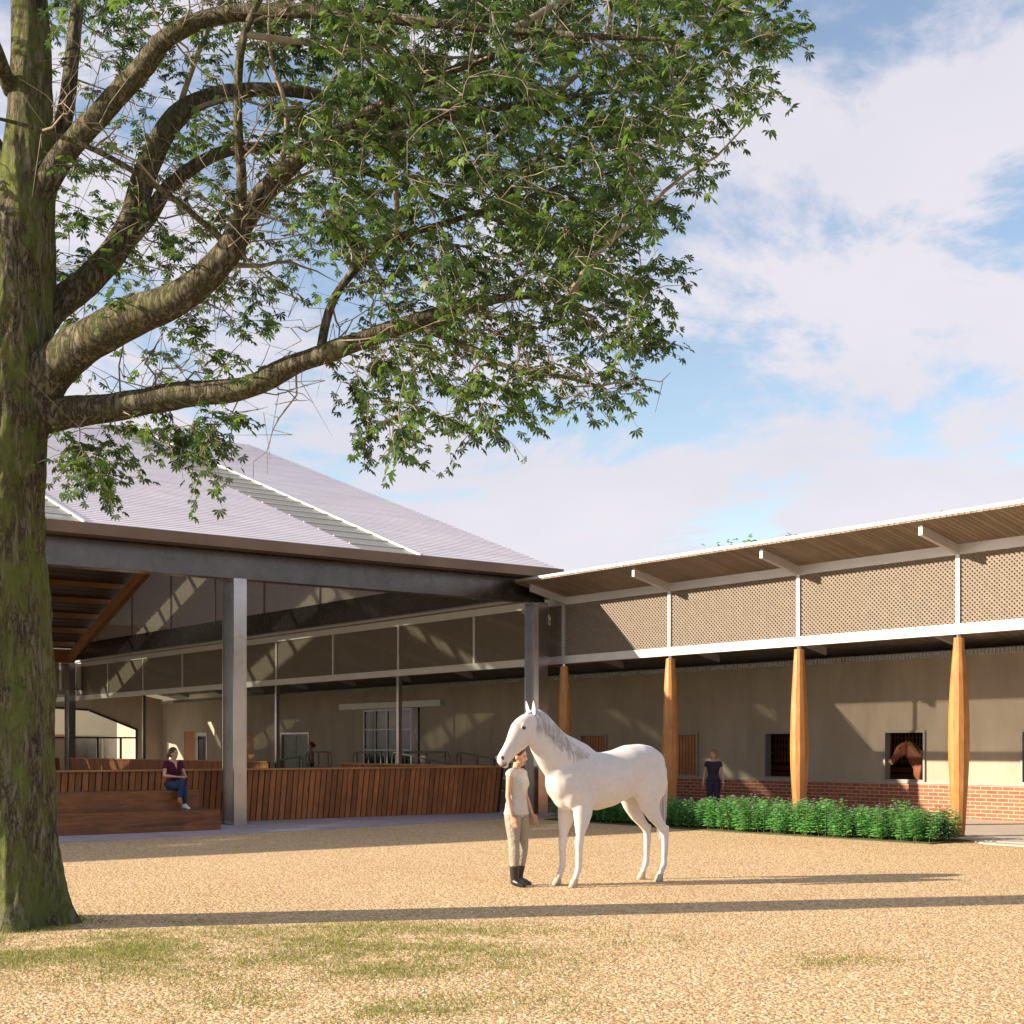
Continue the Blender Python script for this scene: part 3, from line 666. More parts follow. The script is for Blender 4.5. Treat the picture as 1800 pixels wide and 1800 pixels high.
def hcol(a, b, top, m):
    c = MB(); d = .285
    c.box(a-.15, a+.15, b-d, b-d+.03, .02, top).box(a-.15, a+.15, b+d-.03, b+d, .02, top).box(a-.012, a+.012, b-d+.03, b+d-.03, .02, top)
    o = ar.part('column', c, m); ar.part('base_plate', MB().box(a-.2, a+.2, b-.34, b+.34, .013, .03), m, o)
for i, a in enumerate(CA[:3]): hcol(a, BF, 5.31 if i != 1 else 5.31, MAT['steel'])
for a in (21.7, 13.4, 5.1): hcol(a, BB, 5.41, MAT['steel'])
# gable lattice above the side girder
gb0, gb1 = BF+.2, BB-.2
segs = [gb0] + [B1+BAY*k for k in range(4, 12)] + [gb1]
for i in range(len(segs)-1):
    x0, x1 = segs[i]+.03, segs[i+1]-.03
    if x1-x0 < .2: continue
    y1 = max(hroof(x0), hroof(x1), hroof(BRD) if x0 < BRD < x1 else 0)
    pl = rect_planes(x0, x1, 6.22, y1) + [(-PIT, 1, HE-.38-PIT*BE0), (PIT, 1, HE-.38+PIT*BE1)]
    ar.part('gable_lattice', lattice((x0, x1, 6.22, y1), pl, pitch=.10, w=.071, plane='b', pos=21.78), MAT['lattice'])
    e = segs[i+1]
    if i < len(segs)-2 and hroof(e)-.45 > 6.35: ar.part('gable_post', MB().box(21.74, 21.82, e-.03, e+.03, 6.21, hroof(e)-.36), MAT['steel'])
# far screen and its rail
for a0 in np.arange(1.5, 21.4, 3.3):
    x0, x1 = a0, a0+3.2
    ar.part('lattice_panel', lattice((x0, x1, 4.2, 5.4), rect_planes(x0, x1, 4.2, 5.4), pitch=.10, w=.071, plane='a', pos=BB), MAT['lattice'])
ar.part('beam', MB().box(1.4, 21.5, BB-.06, BB+.08, 4.0, 4.2), MAT['steel'])

# ================================================================ ARENA KICK BOARDS (fences)
def kick_fence(label, a0, a1, b0, b1, along, lean, pitch=.145, board=.118, H=1.16):
    f = Bld('kick_board_fence', label, 'fence', ((a0 if along == 'a' else a0), b0, 0))
    m = MB()
    L0, L1 = (a0, a1) if along == 'a' else (b0, b1)
    x = L0
    while x < L1-board:
        dz = random.uniform(-.002, .002); sk = random.uniform(-.006, .006)
        if along == 'a':
            m.hexa([(x,b0,.02),(x+board,b0,.02),(x+board,b0+.03,.02),(x,b0+.03,.02),(x+sk,b0-lean+dz,H),(x+board+sk,b0-lean+dz,H),(x+board+sk,b0-lean+.03,H),(x+sk,b0-lean+.03,H)])
        else:
            m.hexa([(a0,x,.02),(a0+.03,x,.02),(a0+.03,x+board,.02),(a0,x+board,.02),(a0-lean+dz,x,H),(a0-lean+.03,x,H),(a0-lean+.03,x+board,H),(a0-lean+dz,x+board,H)])
        x += pitch
    f.part('boards', m, MAT['fence_wood'])
    if along == 'a':
        f.part('top_rail', MB().box(a0, a1, b0-lean-.04, b0-lean+.10, H+.002, H+.045), MAT['cap_wood'], bevel=.006)
        f.part('backing', MB().hexa([(a0,b0+.032,.02),(a1,b0+.032,.02),(a1,b0+.06,.02),(a0,b0+.06,.02),(a0,b0-lean+.032,H),(a1,b0-lean+.032,H),(a1,b0-lean+.06,H),(a0,b0-lean+.06,H)]), MAT['blackframe'])
    else:
        f.part('top_rail', MB().box(a0-lean-.05, a0-lean+.08, b0, b1, H+.002, H+.045), MAT['cap_wood'])
        f.part('backing', MB().hexa([(a0+.032,b0,.02),(a0+.06,b0,.02),(a0+.06,b1,.02),(a0+.032,b1,.02),(a0-lean+.032,b0,H),(a0-lean+.06,b0,H),(a0-lean+.06,b1,H),(a0-lean+.032,b1,H)]), MAT['blackframe'])
    return f
kick_fence('near leaning fence of red brown vertical boards along the front of the riding hall', -4, 21.3, 28.75, 28.75, 'a', .2)
kick_fence('far low board fence at the back of the riding hall, seen over the near fence', 2, 21.0, 60.6, 60.6, 'a', -.2)
kick_fence('board fence beside the corridor running up to the gap, behind the white horse end', 21.35, 21.35, 29.3, 37.0, 'b', .0)
kick_fence('board fence beside the corridor running from the gap to the far end of the hall', 21.35, 21.35, 41.7, 60.4, 'b', .0)

# ================================================================ TIERED BENCH
tb = Bld('tiered_bench', 'two tier dark timber bench against the near board fence beside the tree', 'bench', (10, 26.1, 0))
tb.part('lower_tier', MB().box(2, 12.3, 26.1, 26.9, .013, .42), MAT['bench_wood'], bevel=.008)
tb.part('upper_tier', MB().box(2, 12.2, 26.91, 27.45, .013, .80), MAT['bench_wood'], bevel=.008)
tb.part('joints', (lambda m: [m.box(q, q+.006, 26.097, 26.1, .013, .41) for q in (3.9, 6.7)] and m)(MB()), MAT['blackframe'])

# ================================================================ RAMP, LANDING, HANDRAILS
rm = Bld('ramp', 'concrete ramp and landing behind the handrails in front of the plaster wall', 'ramp', (24, 36, 0))
rm.part('slope', MB().hexa([(23.2,32,.031),(26,32,.031),(26,37.3,.031),(23.2,37.3,.031),(23.2,32,.04),(26,32,.04),(26,37.3,.56),(23.2,37.3,.56)]), MAT['concrete'])
rm.part('landing', MB().box(23.2, 26, 37.3, 43.0, .031, .56), MAT['cap_wood'])
rm.part('steps', MB().box(23.2, 26, 43.0, 43.4, .031, .42).box(23.2, 26, 43.4, 43.8, .031, .28).box(23.2, 26, 43.8, 44.9, .031, .15), MAT['concrete'])
def rail(label, a, b0, b1, z0, z1, posts, h=.95):
    f = Bld('handrail', label, 'handrail', (a, b0, z0), 'green grey handrails round the ramp and landing')
    m = MB(); lo = .42; r = (h-lo)/2
    top0, top1 = z0+h, z1+h; s = (z1-z0)/(b1-b0)
    pts = []
    for i in range(9): 
        an = math.pi/2+math.pi*i/8; pts.append((a, b0+r*.6+r*.6*math.cos(an), z0+lo+r+r*math.sin(an)))
    for i in range(9):
        an = -math.pi/2+math.pi*i/8; pts.append((a, b1-r*.6+r*.6*math.cos(an), z1+lo+r+r*math.sin(an)))
    pts.append(pts[0]); f.part('rail', m.tube(pts, .026, 8), MAT['railsteel'], smooth=True)
    for i in range(posts):
        b = b0+.25+(b1-b0-.5)*i/(posts-1); z = z0+s*(b-b0)
        f.part('post', MB().tube([(a, b, z+.001), (a, b, z+h-.02)], .03, 8), MAT['railsteel'], smooth=True)
rail('long sloping handrail on the hall side of the ramp, nearest the riding hall', 23.35, 32.1, 37.2, .04, .56, 6)
rail('long sloping handrail on the wall side of the ramp', 25.8, 32.1, 37.2, .04, .56, 6)
rail('handrail loop on the hall side of the landing before the sliding door', 23.35, 37.6, 39.6, .56, .56, 3)
rail('handrail loop on the wall side of the landing before the sliding door', 25.8, 37.6, 40.3, .56, .56, 3)
rail('small handrail loop on the landing just right of the dark haired walker', 23.35, 41.0, 42.8, .56, .56, 3)
rail('small handrail loop beside the steps in front of the dark haired walker', 23.35, 43.0, 44.9, .30, .15, 2, 1.05)

# ================================================================ HORSE
def horse_mb():
    m = MB(); Y = (0,1,0)
    m.loft([((-.80,0,1.36),.10,.13),((-.74,0,1.39),.19,.24),((-.62,0,1.405),.255,.305),((-.48,0,1.41),.28,.325),((-.32,0,1.40),.275,.325),((-.15,0,1.345),.275,.325),
            ((.02,0,1.295),.285,.345),((.2,0,1.27),.285,.36),((.38,0,1.275),.265,.365),((.52,0,1.275),.245,.345),((.66,0,1.245),.225,.30),((.78,0,1.22),.195,.235),((.86,0,1.20),.14,.16)], 22)
    m.ell((.33,0,1.50), (.22,.09,.16)); m.ell((.76,0,1.36), (.17,.17,.26)); m.ell((.62,0,1.10), (.22,.18,.18))                       # withers
    m.loft([((.36,0,1.33),.18,.34),((.52,0,1.42),.18,.355),((.68,.0,1.52),.16,.33),((.84,0,1.645),.135,.28),((.97,.0,1.785),.113,.235),((1.07,.0,1.90),.098,.195),((1.15,.0,1.98),.085,.15)], 18)
    # head
    hd = len(m.v)
    m.loft([((1.13,0,2.03),.075,.09),((1.19,0,1.985),.096,.135),((1.25,0,1.915),.102,.170),((1.31,0,1.85),.098,.175),((1.37,0,1.775),.085,.150),((1.43,0,1.705),.069,.118),((1.49,0,1.64),.062,.098),((1.545,0,1.575),.063,.090),((1.585,0,1.53),.060,.078),((1.61,0,1.50),.045,.055)], 18)
    for s in (-1, 1):
        m.ell((1.215,.058*s,1.84), (.10,.042,.12))             # cheek
        m.ell((1.315,.072*s,1.955), (.045,.028,.03))           # brow
        m.ell((1.60,.036*s,1.56), (.035,.028,.035))            # nostril flare
    m.ell((1.545,0,1.475), (.045,.042,.035))                   # lower lip / chin
    m.xf(lambda p: turn_head(p), hd)
    for s in (-1, 1):
        y = .185*s
        m.ell((.56,.12*s,1.22), (.20,.13,.30), Matrix.Rotation(R(-18), 3, 'Y'))
        m.loft([((.53,.14*s,1.18),.13,.19),((.50,.155*s,1.02),.10,.145),((.52,.165*s,.88),.090,.128),((.545,.17*s,.74),.072,.090),((.565,.172*s,.62),.045,.052),((.575,.172*s,.545),.053,.062),((.58,.172*s,.49),.047,.053),
                ((.58,.172*s,.42),.039,.046),((.58,.172*s,.30),.036,.044),((.582,.172*s,.235),.036,.044),((.592,.172*s,.20),.037,.044),((.615,.172*s,.145),.030,.034),((.637,.172*s,.095),.036,.040)], 14)
        m.ell((.47,.15*s,.96), (.07,.06,.09))                  # elbow
        m.loft([((-.52,.13*s,1.42),.16,.28),((-.52,.15*s,1.24),.15,.27),((-.50,.165*s,1.08),.12,.215),((-.52,.175*s,.95),.085,.145),((-.58,.178*s,.83),.062,.098),((-.665,.178*s,.73),.048,.068),((-.735,.178*s,.655),.043,.064),((-.755,.178*s,.59),.038,.055),
                ((-.755,.178*s,.51),.040,.051),((-.75,.178*s,.38),.037,.046),((-.745,.178*s,.28),.031,.038),((-.74,.178*s,.225),.038,.046),((-.728,.178*s,.19),.038,.044),((-.705,.178*s,.14),.030,.034),((-.682,.178*s,.095),.037,.041)], 14)
        m.ell((-.40,.19*s,1.10), (.10,.06,.12))                # stifle
        m.ell((-.70,.13*s,1.25), (.10,.11,.22))                # buttock
        m.ell((-.79,.178*s,.665), (.028,.026,.045))            # point of hock
    return m
HEAD_TURN = R(0); HEAD_PIV = Vector((1.08, 0, 2.0))
def turn_head(p, _=None):
    q = p-HEAD_PIV; q = Matrix.Rotation(HEAD_TURN, 3, 'Z') @ q; return HEAD_PIV+q
def ear(s):
    mb = MB(); b = Vector((1.165,.052*s,2.075)); tip = Vector((1.185,.075*s,2.245)); 
    prof = [(0,.030),(.25,.038),(.5,.034),(.75,.021),(.92,.009),(1,.003)]
    for t, r in prof:
        c = b.lerp(tip, t)
        for j in range(10):
            an = 2*math.pi*j/10; d = .45 if math.cos(an) > 0 else 1.0      # hollow on the front
            mb.v.append((c.x+math.cos(an)*r*.55*(d if d == 1 else -.1), c.y+math.sin(an)*r, c.z))
    for k in range(len(prof)-1):
        for j in range(10):
            a = k*10+j; q = k*10+(j+1) % 10; mb.f.append((a, q, q+10, a+10))
    mb.f.append(tuple(50+j for j in range(10)))
    return mb
_hm = {}
def build_horse(name, label, coat, hair, loc, rz, scale, turn, mane_side=1, pale=False):
    global HEAD_TURN
    HEAD_TURN = turn
    root = thing(name, label, 'horse', loc, rz); root.scale = (scale,)*3
    hb = relax(fuse(horse_mb(), .0125, 4), 70, lambda c: np.clip((c[:,2]-.80)/.3, 0, 1)*np.clip((1.13-c[:,0])/.15, 0.0, 1))
    body = mesh_obj('body', hb, coat, root, True)
    for s in (-1, 1):
        mesh_obj('ear', ear(s).xf(turn_head).mesh(), coat, root, True)
        e = MB().ell((1.33,.088*s,1.918), (.026,.014,.023)).xf(turn_head); mesh_obj('eye', e.mesh(), MAT['eye'], root, True)
        l = MB().tube([Vector((1.335+.036*math.cos(t), .0885*s, 1.92+.030*math.sin(t))) for t in [R(-20+i*25) for i in range(9)]], .007, 6).xf(turn_head)
        mesh_obj('eyelid', l.mesh(), coat, root, True)
        n = MB().ell((1.618,.054*s,1.565), (.021,.014,.028), Matrix.Rotation(R(35), 3, 'Y')).xf(turn_head); mesh_obj('nostril', n.mesh(), MAT['nostril'], root, True)
    mo = MB().tube([(1.618,-.03,1.505),(1.60,-.048,1.503),(1.56,-.052,1.515),(1.55,-.05,1.52)], .005, 6).tube([(1.618,.03,1.505),(1.60,.048,1.503),(1.56,.052,1.515),(1.55,.05,1.52)], .005, 6).xf(turn_head)
    mesh_obj('mouth', mo.mesh(), MAT['nostril'], root, True)
    mesh_obj('lower_lip', MB().ell((1.565,0,1.492), (.052,.050,.032), Matrix.Rotation(R(30), 3, 'Y')).xf(turn_head).mesh(), MAT['nostril'] if not pale else MAT['pale_muzzle'], root, True)
    if pale:
        mesh_obj('muzzle_patch', MB().ell((1.60,0,1.555), (.075,.074,.066)).xf(turn_head).mesh(), MAT['pale_muzzle'], root, True)
    for x, y in ((.647,.172),(.647,-.172),(-.672,.178),(-.672,-.178)):
        h = MB(); k = 16
        for z, r, ox in ((.10,.044,-.008),(.085,.050,-.002),(.0,.066,.018)):
            for j in range(k):
                an = 2*math.pi*j/k; h.v.append((x+ox+math.cos(an)*r*(1.05 if math.cos(an) > 0 else .8), y+math.sin(an)*r*.86, z))
        for q in range(2):
            for j in range(k): a, b = q*k+j, q*k+(j+1) % k; h.f.append((a, a+k, b+k, b))
        h.f.append(tuple(range(k))); h.f.append(tuple(range(2*k, 3*k))[::-1])
        mesh_obj('hoof', h.mesh(), MAT['hoof'], root, True)
    # mane: strands leaving the crest and lying down one side of the neck
    r_ = random.Random(5); mm = MB()
    crest = [Vector(p) for p in ((1.17,.0,2.125),(1.10,0,2.13),(1.0,0,2.075),(.88,0,1.965),(.76,0,1.845),(.64,0,1.745),(.52,0,1.685),(.42,0,1.67))]
    widths = [.05,.075,.09,.10,.115,.13,.14,.11]
    for i in range(620):
        t = r_.random()*(len(crest)-1.001); k = int(t); c = crest[k].lerp(crest[k+1], t-k); w = widths[k]+(widths[k+1]-widths[k])*(t-k)
        sd = mane_side if r_.random() < .88 else -mane_side
        ln = r_.uniform(.14,.30)*(1 if sd == mane_side else .4); sl = r_.uniform(-.10,.05)
        p0 = c+Vector((r_.uniform(-.01,.01),0,-.012)); p1 = c+Vector((sl*.15-.01, sd*w*.55, .012)); p2 = c+Vector((sl*.5-.02, sd*(w+.012), -ln*.4)); p3 = c+Vector((sl-.03, sd*(w+.03+r_.uniform(-.008,.01)), -ln))
        mm.tube([p0, p1, p2, p3], [.007,.0075,.006,.0015], 4, False)
    for i in range(46):                                         # forelock
        sd = r_.uniform(-1,1); mm.tube([(1.16,sd*.02,2.115),(1.215+r_.uniform(0,.01),sd*.032,2.10),(1.29,sd*.045,2.03-r_.random()*.03)], [.006,.006,.0015], 4, False)
    mesh_obj('mane', mm.mesh(), hair, root, True)
    tm = MB()
    for i in range(150):
        y = r_.gauss(0,.016); x = r_.gauss(0,.018); ln = r_.uniform(.6,.95)
        tm.tube([(-.80,y*.4,1.50+x*.3),(-.865+x*.5,y*.7,1.42),(-.875+x,y,1.25),(-.85+x*1.2,y*1.3-.0,1.45-ln)], [.008,.009,.008,.002], 4, False)
    mesh_obj('tail', tm.mesh(), MAT['white_coat'] if coat == MAT['white_coat'] else hair, root, True)
    return root
hz_dir = Vector((-.837,-.547)).normalized(); hz_ang = math.atan2(hz_dir.y, hz_dir.x)
hp = unproj(1070, 1312, 17.33)
build_horse('white_horse', 'tall white horse with grey mane standing in the sunny gravel yard', MAT['white_coat'], MAT['grey_hair'], (hp.x, 17.33, 0), hz_ang, 1.0, R(2))
# chestnut horse: in its stall, head and neck in the window
cb = W(AW+.46, 20.34, 0)
build_horse('chestnut_horse', 'chestnut horse with pale muzzle looking out of a stable window', MAT['chestnut_coat'], MAT['flax_hair'], tuple(cb), TH+R(90)+R(4), .86, R(34), -1, True)

# ================================================================ PEOPLE
def person(name, label, loc, rz, P):
    """P: dict with joints; x forward, y left, z up; grows one continuous body and fitted clothes"""
    root = thing(name, label, 'person', loc, rz); root.scale = (P.get('scale', 1),)*3; sk = P.get('skin', MAT['skin'])
    off = P.get('hip', Vector((0,0,0)))                       # pelvis offset from a standing figure
    tl = P.get('lean', 0.0); yaw = P.get('twist', 0.0); hy = P.get('head_yaw', 0.0); hp_ = P.get('head_pitch', 0.0)
    piv = Vector((0,0,.92))
    def T(p):                                                  # torso space -> figure space
        q = Vector(p)-piv; q = Matrix.Rotation(tl, 3, 'Y') @ (Matrix.Rotation(yaw, 3, 'Z') @ q); return q+piv+off
    hpiv = Vector((0,0,1.45))
    def H(p):
        q = Vector(p)-hpiv; q = Matrix.Rotation(hy, 3, 'Z') @ (Matrix.Rotation(hp_, 3, 'Y') @ q); return T(q+hpiv)
    tors = [((0,0,.84),.125,.085),((0,0,.92),.168,.108),((0,0,1.0),.150,.098),((.005,0,1.08),.122,.086),((.01,0,1.18),.135,.098),((.015,0,1.27),.150,.108),((.005,0,1.35),.155,.088),((-.005,0,1.40),.115,.066),((-.005,0,1.43),.06,.052)]
    m = MB(); m.loft([(T(c), a, b) for c, a, b in tors], 18)
    for s in (-1, 1): m.ell(T((.085,.062*s,1.245)), (.045,.055,.055))
    m.loft([(T((-.008,0,1.38)),.056,.056),(T((0,0,1.44)),.048,.05),(H((.005,0,1.50)),.05,.055)], 14)
    n0 = len(m.v)
    m.ell((0,0,1.60), (.094,.074,.100)); m.ell((.03,0,1.545), (.062,.056,.066)); m.ell((.056,0,1.495), (.030,.032,.024))
    m.loft([((.09,0,1.60),.008,.008),((.108,0,1.565),.012,.014),((.100,0,1.553),.016,.010)], 8)
    for s in (-1, 1): m.ell((-.002,.075*s,1.565), (.020,.009,.030))
    m.xf(H, n0)
    for (sh, el, wr, hn), s in zip(P['arms'], (1, -1)): m.loft([(T((-.005,.03*s,1.415)),.045,.035,(1,0,0)),(Vector(sh).lerp(T((0,.03*s,1.42)),.35)+Vector((0,0,.012)),.052,.04,(1,0,0)),(Vector(sh),.048,.045,(1,0,0))], 12)
    legs, arms = P['legs'], P['arms']                          # each: list of joints in figure space
    for (hip, kn, an, toe), s in zip(legs, (1, -1)):
        hip, kn, an, toe = map(Vector, (hip, kn, an, toe))
        m.loft([(hip, .088, .092),(hip.lerp(kn,.3), .082,.088),(hip.lerp(kn,.7), .062,.066),(kn,.052,.056),(kn.lerp(an,.25),.053,.058),(kn.lerp(an,.6),.042,.045),(kn.lerp(an,.92),.031,.034),(an,.032,.036)], 14)
        m.loft([(an+Vector((0,0,-.01)),.030,.033),(an.lerp(toe,.35),.031,.028),(an.lerp(toe,.75),.034,.016),(toe,.024,.009)], 12)
    for (sh, el, wr, hn), s in zip(arms, (1, -1)):
        sh, el, wr, hn = map(Vector, (sh, el, wr, hn))
        m.loft([(sh,.047,.050),(sh.lerp(el,.3),.042,.044),(sh.lerp(el,.75),.034,.036),(el,.031,.034),(el.lerp(wr,.3),.034,.034),(el.lerp(wr,.75),.025,.024),(wr,.021,.018)], 12)
        d = (hn-wr).normalized(); ref = Vector((1,0,0)) if abs(d.x) < .8 else Vector((0,1,0))
        sd = (ref-d*ref.dot(d)).normalized(); up = d.cross(sd)   # sd: across the palm
        m.loft([(wr, .021,.017, sd),(wr+d*.035,.033,.016, sd),(wr+d*.085,.038,.014, sd)], 12)
        inn = up*(-s if up.y*s > 0 else s)*1.0
        inn = -up if (up.y*s) > 0 else up
        for f, (o_, ln) in enumerate(((.029,.070),(.010,.078),(-.010,.073),(-.028,.058))):
            b = wr+d*.085+sd*o_; k1 = b+d*ln*.45+inn*.006; k2 = k1+d*ln*.33+inn*.014; k3 = k2+d*ln*.2+inn*.014
            m.tube([b-d*.01, k1, k2, k3], [.0088,.0085,.008,.006], 7)
        th = wr+d*.03+sd*.026; m.tube([th, th+d*.028+sd*.018+inn*.006, th+d*.055+sd*.02+inn*.014], [.012,.010,.008], 7)
    mesh_obj('body', fuse(m, .0085, 3), sk, root, True)
    # face
    for s in (-1, 1):
        mesh_obj('eye', MB().ell((.083,.030*s,1.592), (.010,.013,.007)).xf(H).mesh(), MAT['eye'], root, True)
        mesh_obj('eyebrow', MB().tube([(.089,.014*s,1.612),(.087,.032*s,1.617),(.076,.050*s,1.612)], .0035, 5).xf(H).mesh(), P['hair'], root, True)
    mesh_obj('lips', MB().ell((.088,0,1.524), (.010,.021,.008)).xf(H).mesh(), MAT['lips'], root, True)
    # hair: cap and pony tail
    h = MB(); h.ell((-.018,0,1.622), (.098,.084,.094), Matrix.Rotation(R(-14), 3, 'Y'), 22, 14)
    h.ell((-.045,0,1.575), (.068,.078,.085))
    for p0, p1, p2 in P.get('tail', []): h.loft([(p0,.026,.026),(p1,.034,.030),(p2,.012,.012)], 12)
    me = h.xf(H)
    ho = mesh_obj('hair', fuse(me, .008, 2), P['hair'], root, True)
    # top
    t = MB(); zt = P.get('top_hem', .86); ztop = P.get('top_neck', 1.395); sec = []; yoke = [((-.002,0,min(ztop,1.395)),.128,.070)]
    base = [((0,0,zt),.178,.125)] + [x for x in tors if zt+.03 < x[0][2] < ztop-.02] + yoke
    sec = [(T(c), a+P.get('loose',.016), b+P.get('loose',.016)) for c, a, b in base]
    t.loft(sec, 20)
    for s in (-1, 1): t.ell(T((.08,.062*s,1.24)), (.058,.062,.062))
    sl = P.get('sleeve', 0)
    for (sh, el, wr, hn) in arms:
        sh, el = Vector(sh), Vector(el); q = sh.lerp(el, max(sl,.03)); iw = T((0,0,1.345)); t.ell(sh, (.058,.054,.058)); cn = T((0,.055 if sh.y > 0 else -.055,1.40)); t.loft([(cn,.05,.032,(1,0,0)),(sh.lerp(cn,.4)+Vector((0,0,.014)),.06,.045,(1,0,0)),(sh,.058,.05,(1,0,0))], 12)
        t.loft([(sh.lerp(iw,.35),.062,.060),(sh,.057,.060),(q,.050 if sl else .05,.054 if sl else .05)], 12)
    mesh_obj('top', fuse(t, .010, 3), P['topm'], root, True)
    # trousers
    t = MB(); zz = P.get('waist', 1.0)
    t.loft([(T((0,0,.86)),.14,.10),(T((0,0,.92)),.178,.118),(T((0,0,zz)),.158,.106)], 18)
    t.ell(T((0,0,.855)), (.09,.10,.06))
    for (hip, kn, an, toe) in legs:
        hip, kn, an = map(Vector, (hip, kn, an)); f = P.get('fit', .010)
        t.loft([(hip,.092+f,.098+f),(hip.lerp(kn,.3),.084+f,.09+f),(hip.lerp(kn,.7),.064+f,.068+f),(kn,.054+f,.058+f),(kn.lerp(an,.25),.054+f,.059+f),(kn.lerp(an,.6),.045+f,.048+f),(kn.lerp(an,P.get('cuff',.93)),.038+f,.042+f)], 14)
    mesh_obj('trousers', fuse(t, .010, 3), P['legm'], root, True)
    for i, (hip, kn, an, toe) in enumerate(legs):
        kn, an, toe = map(Vector, (kn, an, toe)); t = MB(); g = .012
        up_ = an.lerp(kn, P.get('boot', .08)); sec = [(up_,.046+g,.050+g),(an.lerp(kn,.05),.036+g,.040+g)] 
        dn = Vector((0,0,-.03))
        t.loft(sec+[(an+(toe-an)*.05,.034+g,.036+g)], 14)
        t.loft([(an-(toe-an)*.24+dn*1.0,.030+g,.036),(an.lerp(toe,.12)+dn*.7,.038+g,.050),(an.lerp(toe,.55)+dn*.3,.042+g,.040),(toe+(toe-an)*.14,.030+g,.022)], 14)
        mesh_obj('shoe', fuse(t, .009, 2), (P['shoem'][i] if isinstance(P['shoem'], (list, tuple)) else P['shoem']), root, True)
    if 'neck_patch' in P:
        mesh_obj('neckline', P['neck_patch'](T), sk, root, True)
    return root
def stand_legs(w=.09, st=0.0, bend=0.0):
    return [((0,w,.88),(.015+st*.5+bend,w+.004,.48),(st,w+.01,.085),(st+.135,w+.02,.028)), ((0,-w,.88),(.015-st*.5+bend,-w-.004,.48),(-st,-w-.01,.085),(-st+.135,-w-.02,.028))]
def stand_arms(o=.05, f=.03):
    return [((0,.168,1.365),(-.02,.168+o,1.10),(.02+f,.175+o*1.3,.86),(.05+f,.175+o*1.3,.78)), ((0,-.168,1.365),(-.02,-.168-o,1.10),(.02+f,-.175-o*1.3,.86),(.05+f,-.175-o*1.3,.78))]
# woman under the white horse's head, side on, looking to the right
wp = unproj(908, 1312, 17.0)
person('person', 'woman in white sleeveless top, grey breeches and black boots beneath the white horse\'s head', (wp.x, 17.0, 0), R(-28), dict(
    legs=[((.01,.085,.88),(.045,.085,.48),(-.02,.09,.085),(.115,.11,.028)), ((-.01,-.085,.88),(.02,-.10,.48),(.03,-.11,.085),(.165,-.13,.028))],
    arms=[((0,.168,1.365),(.02,.19,1.10),(.12,.19,.87),(.16,.185,.80)), ((0,-.168,1.365),(-.01,-.20,1.10),(.05,-.215,.86),(.075,-.21,.78))],
    hair=MAT['brown_hair'], head_yaw=R(12), head_pitch=R(12), lean=R(0), topm=MAT['white_cloth'], legm=MAT['beige_cloth'], shoem=MAT['black_leather'], boot=.42, cuff=.85,
    top_hem=.88, loose=.022, tail=[((-.09,0,1.60),(-.125,0,1.56),(-.12,0,1.50))]))
# standing walker by the brick wall
rp_ = W(23.4, 22.95); k_ = (1254-900)/FOC; Z_ = 32.5
person('person', 'woman in dark navy outfit standing between timber columns behind the planting bed', (k_*Z_, Z_, .03), R(-105), dict(scale=.93,
    legs=stand_legs(.085, .04), arms=stand_arms(.06, .02), hair=MAT['fair_hair'], skin=MAT['skin'], head_yaw=R(-38), topm=MAT['navy_cloth'], legm=MAT['navy_cloth'], shoem=MAT['black_leather'],
    sleeve=.28, top_hem=.95, top_neck=1.40, loose=.012, tail=[((-.09,-.02,1.60),(-.10,-.05,1.50),(-.04,-.08,1.38))]))
# seated woman on the upper tier
sa, sb = 11.72, 27.15
def v_patch(T):
    m = MB(); m.loft([(T((.055,0,1.40)),.055,.03),(T((.088,0,1.34)),.038,.03),(T((.118,0,1.27)),.008,.02)], 12); return m.mesh()
person('person', 'seated woman with plum shirt, jeans and crossed legs on the tiered bench', tuple(W(sa, sb)), TH-R(90)+R(8), dict(
    hip=Vector((0,0,-.025)), lean=R(4), head_yaw=R(22),
    legs=[((.04,.085,.885),(.44,-.02,.99),(.50,-.14,.62),(.60,-.18,.57)), ((.04,-.085,.885),(.46,-.02,.88),(.42,.02,.50),(.56,.03,.445))],
    arms=[((.02,.168,1.345),(.10,.235,1.10),(.36,.10,1.07),(.43,.03,1.065)), ((.02,-.168,1.345),(.10,-.245,1.10),(.35,-.10,1.08),(.43,-.04,1.085))],
    hair=MAT['brown_hair'], skin=MAT['skin'], topm=MAT['plum_cloth'], legm=MAT['denim'], shoem=[MAT['tan_leather'], MAT['sneaker']], sleeve=.42, top_hem=.93, top_neck=1.385, loose=.012,
    neck_patch=v_patch, tail=[((-.10,0,1.61),(-.12,-.03,1.52),(-.08,-.07,1.40))]))
# far walker at the steps
person('person', 'dark haired walker in pale green shirt on the steps behind the small handrails', tuple(W(24.3, 44.15, .152)), TH+R(150), dict(
    legs=stand_legs(.085, .09), arms=stand_arms(.04, .05), hair=MAT['brown_hair'], skin=MAT['skin_b'], head_yaw=R(-5), topm=MAT['sage_cloth'], legm=MAT['navy_cloth'], shoem=MAT['black_leather'],
    sleeve=.3, top_hem=.95, top_neck=1.39, loose=.014, tail=[((-.10,0,1.63),(-.15,0,1.60),(-.13,0,1.46))]))

